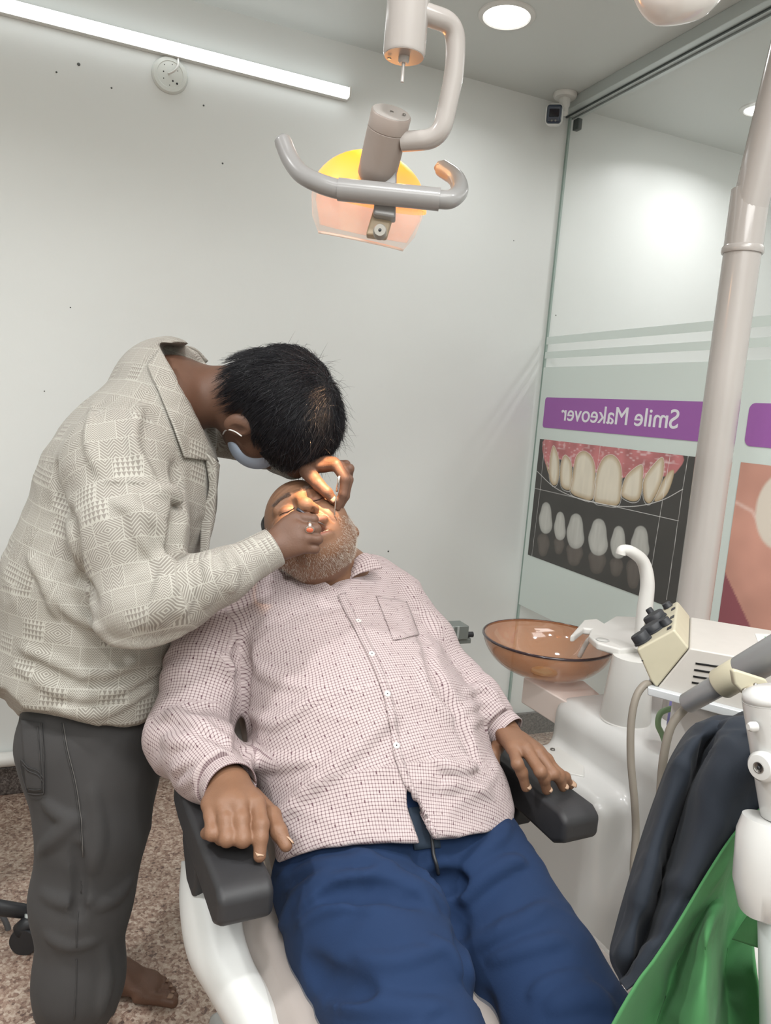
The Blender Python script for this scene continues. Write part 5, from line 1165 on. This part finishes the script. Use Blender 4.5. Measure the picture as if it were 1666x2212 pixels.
dent = put('person', (kv, kf), m_skin2, col=col, loc=(V(*t4)[0], V(*t4)[1], 0)); tag(dent, 'standing barefoot man in patterned beige shirt and mask bending over the patient', 'person')
nail('fingernail', tl_[-1][0]+nz(cv(-.1, -.35, -.9))*.0072, cv(-.1, -.3, -.95), tl_[-1][0]-tl_[-2][0], .0055, .0065, dent, m_nail)
m_toe = mat('toenail', '8a6f5c', .4)
nail('toenail', gL(.190, -.033, .0262), Z, V(1, -.42, 0), .0075, .0065, dent, m_toe)
for x, y in ((.192, -.013), (.183, .004), (.170, .019)): nail('toenail', gL(x-.002, y, .0195), Z, V(1, -.42, 0), .0038, .0038, dent, m_toe)
# jeans
m_denim = mat('grey_denim', '3b3a3a', .9, sheen=.02, noise=(5, .25), bump=(500, .0003)); m_seam = mat('denim_seam', '3a3939', .85, noise=(90, .2)); m_seaml = mat('denim_light_seam', '5e5c5a', .85)
J = Solid()
J.ecap(t4, (h1+h2)/2-Z*.02, SD, (.185, .125), (.185, .125), k=.04)
J.ecap(F(186, 1600, 1.42), F(202, 1790, 1.42), SD, (.105, .122), (.098, .092), k=.04); J.ecap(F(202, 1790, 1.42), F(180, 1930, 1.41), SD, (.095, .092), (.085, .086), k=.04)
J.ecap(F(180, 1930, 1.41), F(172, 2110, 1.41), SD, (.085, .086), (.078, .074), k=.04)
J.ecap(F(172, 2110, 1.41), aR+Z*.0, SD, (.078, .076), (.072, .078), k=.04)
J.ecap(h2, knL, SD, (.100, .105), (.075, .078), k=.04); J.ecap(knL, aL+Z*.03+V(-.01, 0, 0), SD, (.072, .075), (.068, .075), k=.04)
apply_folds(J, [(([(100, 1735), (130, 1760), (170, 1775)],), dict(r=.011, inset=.006)), (([(85, 1840), (130, 1800), (160, 1770)],), dict(r=.013, inset=.007)),
                (([(210, 1960), (250, 1940), (285, 1900)],), dict(r=.012, inset=.009)), (([(90, 1930), (140, 1950), (200, 1945)],), dict(r=.012, inset=.009)),
                (([(225, 2050), (232, 2120), (215, 2200)],), dict(r=.010, inset=.004)), (([(165, 1830), (172, 1900), (168, 1980)],), dict(r=.010, inset=.0, op='s', k=.02)),
                (([(100, 2020), (150, 2045), (210, 2035)],), dict(r=.010, inset=.009)), (([(200, 1700), (215, 1800), (205, 1880)],), dict(r=.012, inset=.009))])
J.planes([(aR-Z*.045, -Z)], aR-Z*.1, .2, k=.002); J.planes([(aL+Z*.0, -Z)], aL-Z*.05, .16, k=.002)
J.post = lambda P, d: -.0018*ridged(np.column_stack([P[:, 2]*6+P[:, 0]*9+vnoise(P*7, 3), P[:, 0]*5, P[:, 1]*5]), 12)+.001
jv, jf = biggest(*J.mesh(.0050)); jv = lap(jv, jf, 1)
jeans = put('jeans', (jv, jf), m_denim, dent)
put('side_seam', strip(J, [(133, 1562), (143, 1620), (160, 1690), (170, 1760), (177, 1850), (176, 1930), (166, 2000), (165, 2100), (160, 2215)], 3.0, 70, .0012, .0010), m_seam, jeans)
put('side_seam', strip(J, [(137, 1562), (147, 1620), (164, 1690), (174, 1760), (181, 1850)], 1.6, 40, .0014, .0010), m_seaml, jeans)
put('back_pocket', patch(J, [(46, 1555), (92, 1562), (97, 1712), (60, 1708)], 16, 12, .0016, .0016), m_denim, jeans)
for q_ in ([(92, 1562), (97, 1640), (97, 1713)], [(97, 1713), (78, 1714), (62, 1712)], [(62, 1712), (50, 1668), (47, 1640)], [(84, 1570), (90, 1660), (92, 1704)], [(50, 1640), (64, 1656), (84, 1664), (97, 1680)], [(52, 1650), (66, 1664), (84, 1672), (96, 1688)], [(66, 1704), (80, 1705), (92, 1704)]):
    put('pocket_stitching', strip(J, q_, 1.8, 24, .0034, .0012), m_seam, jeans)
# shirt with woven geometric pattern
def tribal():
    m = mat('woven_pattern_shirt', 'cfccc2', .8, sheen=.03, bump=(500, .0002)); nt = m.node_tree; b = nt.nodes['Principled BSDF']
    a = nt.nodes.new('ShaderNodeAttribute'); a.attribute_name = 'fuv'; s = nt.nodes.new('ShaderNodeSeparateXYZ'); nt.links.new(a.outputs['Vector'], s.inputs[0])
    u, v = E(nt, s.outputs[0])*22.0, E(nt, s.outputs[1])*22.0          # motif cells of 4.5 cm
    row = (v*1.25).floor(); uu = u+row*.37; cu_ = uu.floor()
    r1 = ((cu_*12.9898+row*78.233)._op('SINE')*437.585).fract(); fu, fv = uu.fract(), (v*1.25).fract()
    dia = ((fu-.5).abs()*.9+(fv-.5).abs()*1.0)*8.0; p1_ = dia.fract().gt(.55)
    p2_ = (fv*8.0+(fu*5.0).tri()*1.6).fract().gt(.5)
    p3_ = ((fv*4.0).fract()).gt((fu*6.0).tri())
    p4_ = (fv*6.0+(fu*2.0).tri()*2.2).fract().gt(.6)
    s1, s2, s3 = r1.lt(.32), r1.gt(.32)*r1.lt(.58), r1.gt(.58)*r1.lt(.78); s4 = r1.gt(.78)
    brd = fu.lt(.03)+fv.lt(.04)
    pat = (s1*p1_+s2*p2_+s3*p3_+s4*p4_+brd).mn(1.0)
    n = nt.nodes.new('ShaderNodeTexNoise'); n.inputs['Scale'].default_value = 3.0; nt.links.new(a.outputs['Vector'], n.inputs['Vector'])
    tone = nt.nodes.new('ShaderNodeMix'); tone.data_type = 'RGBA'; nt.links.new(n.outputs[0], tone.inputs[0]); tone.inputs[6].default_value = (*lin('7b776c'), 1); tone.inputs[7].default_value = (*lin('8c8682'), 1)
    mx = nt.nodes.new('ShaderNodeMix'); mx.data_type = 'RGBA'; nt.links.new((pat*.85).s, mx.inputs[0]); nt.links.new(tone.outputs[2], mx.inputs[6]); mx.inputs[7].default_value = (*lin('b0aea5'), 1)
    nt.links.new(mx.outputs[2], b.inputs['Base Color']); return m
m_trib = tribal()
W = Solid()
W.ecap(F(345, 865, 1.52), F(280, 1050, 1.50), SD, (.160, .105), (.205, .160), k=.08); W.ecap(F(280, 1050, 1.50), F(218, 1260, 1.50), SD, (.200, .155), (.205, .176), k=.06)
W.ecap(F(218, 1260, 1.50), F(196, 1460, 1.50), SD, (.205, .176), (.200, .174), k=.05); W.ecap(F(196, 1460, 1.50), F(190, 1660, 1.50), SD, (.200, .174), (.190, .150), k=.05)
W.cap(shR, shL, .068, .068, k=.09); W.cap(F(378, 815, 1.46), F(408, 808, 1.62), .036, .036, k=.05)
W.chain([(*shR, .094), (*(shR*.5+elR*.5), .094), (*elR, .070)], k=.035); W.chain([(*elR, .068), (*F(385, 1285, 1.245), .060), (*F(480, 1245, 1.25), .044), (*F(550, 1203, 1.265), .034)], k=.03)
W.chain([(*shL, .085), (*elL, .060), (*wl_, .036)], k=.035)
apply_folds(W, [(([(30, 1440), (150, 1500), (260, 1490), (350, 1440)],), dict(r=.012, inset=.004)), (([(45, 1400), (120, 1430), (200, 1460), (300, 1430)],), dict(r=.012, inset=.004)),
                (([(200, 1350), (250, 1390), (330, 1390), (400, 1370)],), dict(r=.012, inset=.005)), (([(90, 1250), (150, 1320), (220, 1360)],), dict(r=.013, inset=.004)),
                (([(60, 1200), (100, 1260), (120, 1330)],), dict(r=.012, inset=.004)), (([(120, 1530), (220, 1540), (330, 1490)],), dict(r=.010, inset=.003)),
                (([(118, 1010), (122, 1060), (148, 1130), (165, 1220), (200, 1300)],), dict(r=.011, inset=.0, k=.03, op='s')),
                (([(250, 1085), (310, 1110), (370, 1150)],), dict(r=.012, inset=.004)), (([(345, 1130), (360, 1190), (372, 1230)],), dict(r=.011, inset=.003)), (([(280, 1060), (300, 1150), (345, 1215)],), dict(r=.012, inset=.005)),
                (([(385, 1010), (392, 1080), (382, 1150), (374, 1200)],), dict(r=.013, inset=.0, k=.03, op='s')), (([(330, 1060), (370, 1060), (392, 1080)],), dict(r=.012, inset=.004)),
                (([(355, 1225), (345, 1290), (310, 1350)],), dict(r=.010, inset=.002)), (([(372, 1215), (370, 1280), (345, 1345)],), dict(r=.010, inset=.002)), (([(400, 1210), (410, 1270), (390, 1330)],), dict(r=.009, inset=.003)),
                (([(440, 1200), (455, 1250), (445, 1310)],), dict(r=.008, inset=.003)), (([(485, 1185), (505, 1230), (500, 1275)],), dict(r=.008, inset=.003)),
                (([(200, 870), (190, 950), (215, 1020)],), dict(r=.012, inset=.006)), (([(300, 880), (290, 960), (330, 1030)],), dict(r=.010, inset=.004)), (([(230, 1040), (290, 1040), (350, 1055)],), dict(r=.006, inset=-.001, k=.01))])
pl, cen = cutplanes([(-60, 1500), (8, 1510), (38, 1541), (42, 1900), (-60, 1900)], 1.5, depth=.8, back=.6); W.planes(pl, cen, .9, k=.003)
pl, cen = cutplanes([(38, 1541), (115, 1560), (180, 1573), (222, 1586), (222, 1900), (20, 1900)], 1.5, depth=.8, back=.6); W.planes(pl, cen, .9, k=.003)
pl, cen = cutplanes([(222, 1586), (262, 1589), (300, 1582), (345, 1550), (500, 1440), (500, 1900), (222, 1900)], 1.5, depth=.8, back=.6)
pa, ca = cutplanes([(222, 1586), (262, 1589), (262, 1900), (222, 1900)], 1.5, depth=.8, back=.6); W.planes(pa, ca, .9, k=.003)
pa, ca = cutplanes([(262, 1589), (306, 1580), (306, 1900), (262, 1900)], 1.5, depth=.8, back=.6); W.planes(pa, ca, .9, k=.003)
pa, ca = cutplanes([(306, 1580), (350, 1545), (350, 1900), (306, 1900)], 1.5, depth=.8, back=.6); W.planes(pa, ca, .9, k=.003)
pa, ca = cutplanes([(350, 1545), (420, 1480), (500, 1480), (500, 1900), (350, 1900)], 1.5, depth=.8, back=.6); W.planes(pa, ca, .9, k=.003)
pa, ca = cutplanes([(347, 745), (362, 775), (470, 1003), (620, 1003), (620, 745)], 1.47, depth=.11, back=.35); W.planes(pa, ca, .5, k=.003)
dr = nz(wr_-F(480, 1245, 1.25)); W.cap(wr_-dr*.06, wr_+dr*.05, .028, .031, op='s', k=.003); endcut(W, wr_, dr, .012, .048)
dl = nz(wl_-elL); endcut(W, wl_, dl, .01, .046)
W.post = lambda P, d: -.0022*ridged(np.column_stack([P[:, 2]*12+P[:, 0]*7+1.2*vnoise(P*6, 3), P[:, 0]*4, P[:, 1]*5]), 22)-.0018*ridged(np.column_stack([P[:, 2]*25-P[:, 0]*16+1.3*vnoise(P*11, 9), P[:, 0]*8, P[:, 1]*9]), 24)+.003
wv, wf = biggest(*W.mesh(.0046)); wv = lap(wv, wf, 1)
wb_ = [([F(345, 865, 1.52), F(280, 1050, 1.50), F(218, 1260, 1.50), F(196, 1460, 1.50), F(190, 1660, 1.5)], .19, V(1, 0, 0), .19), ([shR, elR], .090, V(1, 0, 0), .09), ([elR, F(480, 1245, 1.25), wr_], .055, Z, .06), ([shL, elL, wl_], .07, Z, .07)]
tsh = put('shirt', (wv, wf), m_trib, dent, uv=garment_uv(wv, wb_))
tp = lambda n_, vf: cloth_piece(n_, vf, tsh, wb_, m_trib)
co1 = [[F(345, 752, 1.50), F(330, 800, 1.455), F(352, 850, 1.42), F(388, 905, 1.40), F(404, 985, 1.39)], [F(352, 752, 1.495), F(360, 800, 1.44), F(388, 855, 1.405), F(415, 915, 1.38), F(440, 968, 1.375)],
       [F(347, 755, 1.50), F(376, 812, 1.45), F(402, 868, 1.415), F(432, 930, 1.385), F(462, 992, 1.37)]]
tp('collar', patch(W, [(322, 792), (346, 760), (464, 998), (392, 990)], 30, 14, .007, .003))
co2 = [[F(345, 752, 1.52), F(375, 745, 1.58), F(420, 752, 1.62), F(450, 780, 1.64)], [F(350, 758, 1.52), F(372, 762, 1.60), F(405, 775, 1.64), F(435, 792, 1.65)], [F(352, 780, 1.54), F(370, 792, 1.60), F(400, 795, 1.64), F(430, 796, 1.65)]]
tp('collar', sheet(resample(co2, 14, 24), .003))
fp = [[F(440, 975, 1.40), F(452, 1050, 1.41), F(436, 1120, 1.42), F(432, 1215, 1.42)], [F(462, 990, 1.40), F(466, 1050, 1.41), F(455, 1120, 1.42), F(447, 1215, 1.42)], [F(474, 1004, 1.42), F(466, 1080, 1.43), F(462, 1130, 1.43), F(441, 1200, 1.44)]]
tp('front_edge', sheet(resample(fp, 12, 30), .003))
rows = [[wr_+dr*t+rr*(math.cos(a)*frame(dr, Z)[1]+math.sin(a)*frame(dr, Z)[2]) for a in np.linspace(0, 2*math.pi, 37)] for t, rr in ((-.062, .038), (-.04, .036), (-.015, .0345), (.002, .0335))]
tp('cuff', sheet(resample(rows, 14, 48), .0024))
# face mask
m_mask = mat('surgical_mask', 'bccbe0', .7)
MK = Solid(); MK.ell(kg(0, -.050, .056), kax, (.060, .060, .064)); MK.planes([(kg(0, -.055, .034), kF)], kg(0, -.055, -.05), .12, k=.003)
put('face_mask', MK.mesh(.004), m_mask, dent)
def ondent(x, y, off=.0015): h = K.hit(x, y); return h+K.nrm(h)*off
for pts in ([(483, 937), (488, 930), (497, 928), (510, 933), (523, 941)], [(527, 954), (529, 968), (532, 984), (537, 994), (544, 1003)], [(468, 970), (468, 986)]):
    try:
        P_ = [ondent(*p) for p in pts]
        if max(np.linalg.norm(a-b) for a, b in zip(P_, P_[1:])) < .05: put('ear_loop', tube(smooth_path(P_, 6), .0014, 8), m_white, dent)
    except Exception: pass
# hair
m_hair = mat('black_hair', '1b1b20', .36)
m_hairb = mat('hair_base', '0f0e11', .9)
HS = Solid(); HS.ell(kg(0, .040, -.022), kax, V(.090, .094, .110)); HS.ell(kg(0, .055, .020), kax, V(.083, .075, .085), k=.04); HS.ell(kg(0, -.02, -.055), kax, V(.070, .07, .060), k=.03)
HS.planes([(kg(0, -.01, .055), nz(kF*1.0-kU*.55))], kg(0, -.09, .13), .13, k=.01)
HS.planes([(kg(0, -.055, -.03), nz(-kU+kF*.25))], kg(0, -.17, 0), .14, k=.01)
for q_ in (-1, 1): HS.ell(kg(q_*.085, -.022, .003), kax, V(.022, .028, .020), op='s', k=.008)
HS.post = lambda P, d: -.003*ridged(np.column_stack([((P-KC)@kL)*40, ((P-KC)@kU)*10, ((P-KC)@kF)*40]), 3)
hv, hf2 = HS.mesh(.004); hair = put('hair', (hv, hf2), m_hairb, dent)
H2 = Solid(); H2.ell(kg(0, .040, -.022), kax, V(.089, .093, .109)); H2.ell(kg(0, .055, .020), kax, V(.082, .074, .084), k=.04); H2.ell(kg(0, -.02, -.055), kax, V(.069, .07, .060), k=.03); H2.cap(kg(0, -.04, -.04), nb2, .058, .060, k=.04)
whorl = kg(.01, .120, -.035)
def normals(S, P):
    e = .004; g = np.stack([S.ev(P+V(*x)*e, .1)-S.ev(P-V(*x)*e, .1) for x in I3], 1); return g/(np.linalg.norm(g, axis=1, keepdims=True)+1e-9)
rng = np.random.default_rng(5)
ii = rng.integers(0, len(hv), 17000); P = hv[ii]+rng.normal(size=(17000, 3))*.002; n_st = len(P)
lh = (P-KC)@kax.T; L_ = np.where(lh[:, 2] > .03, .060, .056)*rng.uniform(.6, 1.2, n_st); seg = 6; pts = [P.copy()]; D_ = None
HS.post = None
lift = rng.uniform(.0, .001, n_st)+.009*rng.uniform(0, 1, n_st)**4+.006*(vnoise((P-KC)*38, 4) > .15)*rng.uniform(.3, 1, n_st)
for i in range(seg):
    N_ = normals(H2, P); R_f = P-whorl; G_ = R_f/np.linalg.norm(R_f, axis=1, keepdims=True)+Z*-.25+rng.normal(size=P.shape)*.07+.35*np.stack([vnoise(pts[0]*26, q_) for q_ in (31, 32, 33)], 1)+kF*.25
    T_ = G_-N_*(G_*N_).sum(1)[:, None]; T_ /= np.linalg.norm(T_, axis=1, keepdims=True)+1e-9
    D_ = T_ if D_ is None else D_*.5+T_*.5
    P = P+D_*(L_/seg)[:, None]; d = H2.ev(P, .1); P = P-N_*np.clip(d-lift*(i/seg)-.001-.004*(i/seg)**2, -.01, .002 if i < 4 else .0006)[:, None]; pts.append(P.copy())
pts = np.array(pts); lq = (pts-KC)@kax.T; earm = (np.abs(np.abs(lq[..., 0])-.085) < .04) & (np.hypot(lq[..., 1]+.022, lq[..., 2]-.002) < .030)
face_ = (lq[..., 2] > .045) & (lq[..., 1] < .015); keep = ~(earm.any(0) | face_.any(0) | (lq[-1, :, 1] < -.085)); pts = pts[:, keep]; n_st = keep.sum(); s_ = np.cross(pts[1]-pts[0], rng.normal(size=(n_st, 3))); s_ /= np.linalg.norm(s_, axis=1, keepdims=True); t_ = np.cross(((pts[1]-pts[0])/np.linalg.norm(pts[1]-pts[0], axis=1, keepdims=True)), s_); t_ /= np.linalg.norm(t_, axis=1, keepdims=True)+1e-9
vs = np.concatenate([pts[i]+(.00055*(1-.75*i/seg))*(math.cos(a)*s_+math.sin(a)*t_) for i in range(seg+1) for a in (0, 2.094, 4.189)])
ix = np.arange(n_st); fs = [np.stack([(i*3+k)*n_st+ix, (i*3+(k+1) % 3)*n_st+ix, ((i+1)*3+(k+1) % 3)*n_st+ix, ((i+1)*3+k)*n_st+ix], 1) for i in range(seg) for k in range(3)]
o = put('loose_hair', (vs, np.concatenate(fs)), m_hair, dent); o['kind'] = 'stuff'
iw = rng.integers(0, len(hv), 30000); lw = (hv[iw]-KC)@kax.T; iw = iw[(lw[:, 1] > .055)][:1500]; nw = normals(HS, hv[iw])
dw = nw*.35+kF*.45-kU*.15+rng.normal(size=nw.shape)*.28; o = strands('tousled_hair', hv[iw], dw/np.linalg.norm(dw, axis=1, keepdims=True), kF*.8-kU*.5, .034, .00040, m_hair, dent, 6, rng, .5); o['kind'] = 'stuff'
# fringe falling over the forehead and wisps at the crown
fr_r = HS.hits(V(715, 930)+rng.normal(size=(90, 2))*V(22, 24)); ok = np.abs(HS.ev(fr_r, .1)) < .01; fr_r = np.repeat(fr_r[ok], 12, axis=0)+rng.normal(size=(ok.sum()*12, 3))*.004
o = strands('fringe', fr_r, np.tile(nz(cv(-.35, .85, .1)), (len(fr_r), 1))+rng.normal(size=fr_r.shape)*.12, cv(-.55, .2, .1), .055, .00045, m_hair, dent, 6, rng, .3); o['kind'] = 'stuff'
# ring, instruments
rg = thing('finger_ring', 'silver ring with oval coral stone on the dark hand at the patient\'s mouth', 'ring', F(668, 1146, 1.278))
ra_ = nz(F(690, 1137, 1.295)-mR[1]); rc_ = mR[1]*.45+F(690, 1137, 1.295)*.55-cv(0, -.000, .002)
put('band', lathe(rc_-ra_*.002, ra_, [(.0097, 0), (.0104, .0002), (.0104, .0042), (.0097, .0045)], 30), mat('silver', 'c9c3b8', .25, .9), rg, smooth='auto')
rn_ = nz(cv(.12, .45, -.9)); put('bezel', lathe(rc_+rn_*.0098, rn_, [(.0062, 0), (.0066, .001), (.0060, .0026)], 24, sy=1.25), mat('silver_bezel', 'bfb8ab', .3, .9), rg, smooth='auto')
put('coral_stone', lathe(rc_+rn_*.0118, rn_, [(.0050, 0), (.0046, .0016), (.0028, .0026), (0, .0030)], 20, sy=1.3), mat('coral', 'cf6b4c', .3, coat=.4), rg)
pr_ = thing('dental_probe', 'dark slim probe held in the fist over the patient\'s nose', 'instrument', F(655, 1110, 1.32))
put('handle', tube([F(642, 1099, 1.315), F(668, 1117, 1.325), F(684, 1126, 1.335)], .0030, 12), mat('dark_steel', '4a4a50', .35, .6), pr_)
put('tip', tube(smooth_path([F(684, 1126, 1.335), F(697, 1132, 1.345), F(703, 1136, 1.355)], 5), [.0016, .0006], 8), m_screw, pr_)
mi = thing('mouth_mirror', 'steel mouth mirror pinched between thumb and finger at the patient\'s lips', 'instrument', F(726, 1080, 1.38))
put('handle', tube([F(733, 1028, 1.365), F(731, 1042, 1.368), F(728, 1062, 1.372)], .0024, 12), mat('bright_steel', 'c9c5c0', .2, .9), mi)
put('neck', tube(smooth_path([F(728, 1062, 1.372), F(725, 1085, 1.375), F(723, 1105, 1.378), F(721, 1118, 1.382)], 5), .0012, 8), bpy.data.materials['bright_steel'], mi)
mn_ = nz(cv(-.6, .3, -.7)); put('mirror', lathe(F(722, 1122, 1.383), mn_, [(.0075, 0), (.0075, .0012), (.0068, .0014), (0, .0014)], 22), mat('mirror', 'b9b4ae', .08, 1.0), mi, smooth='auto')
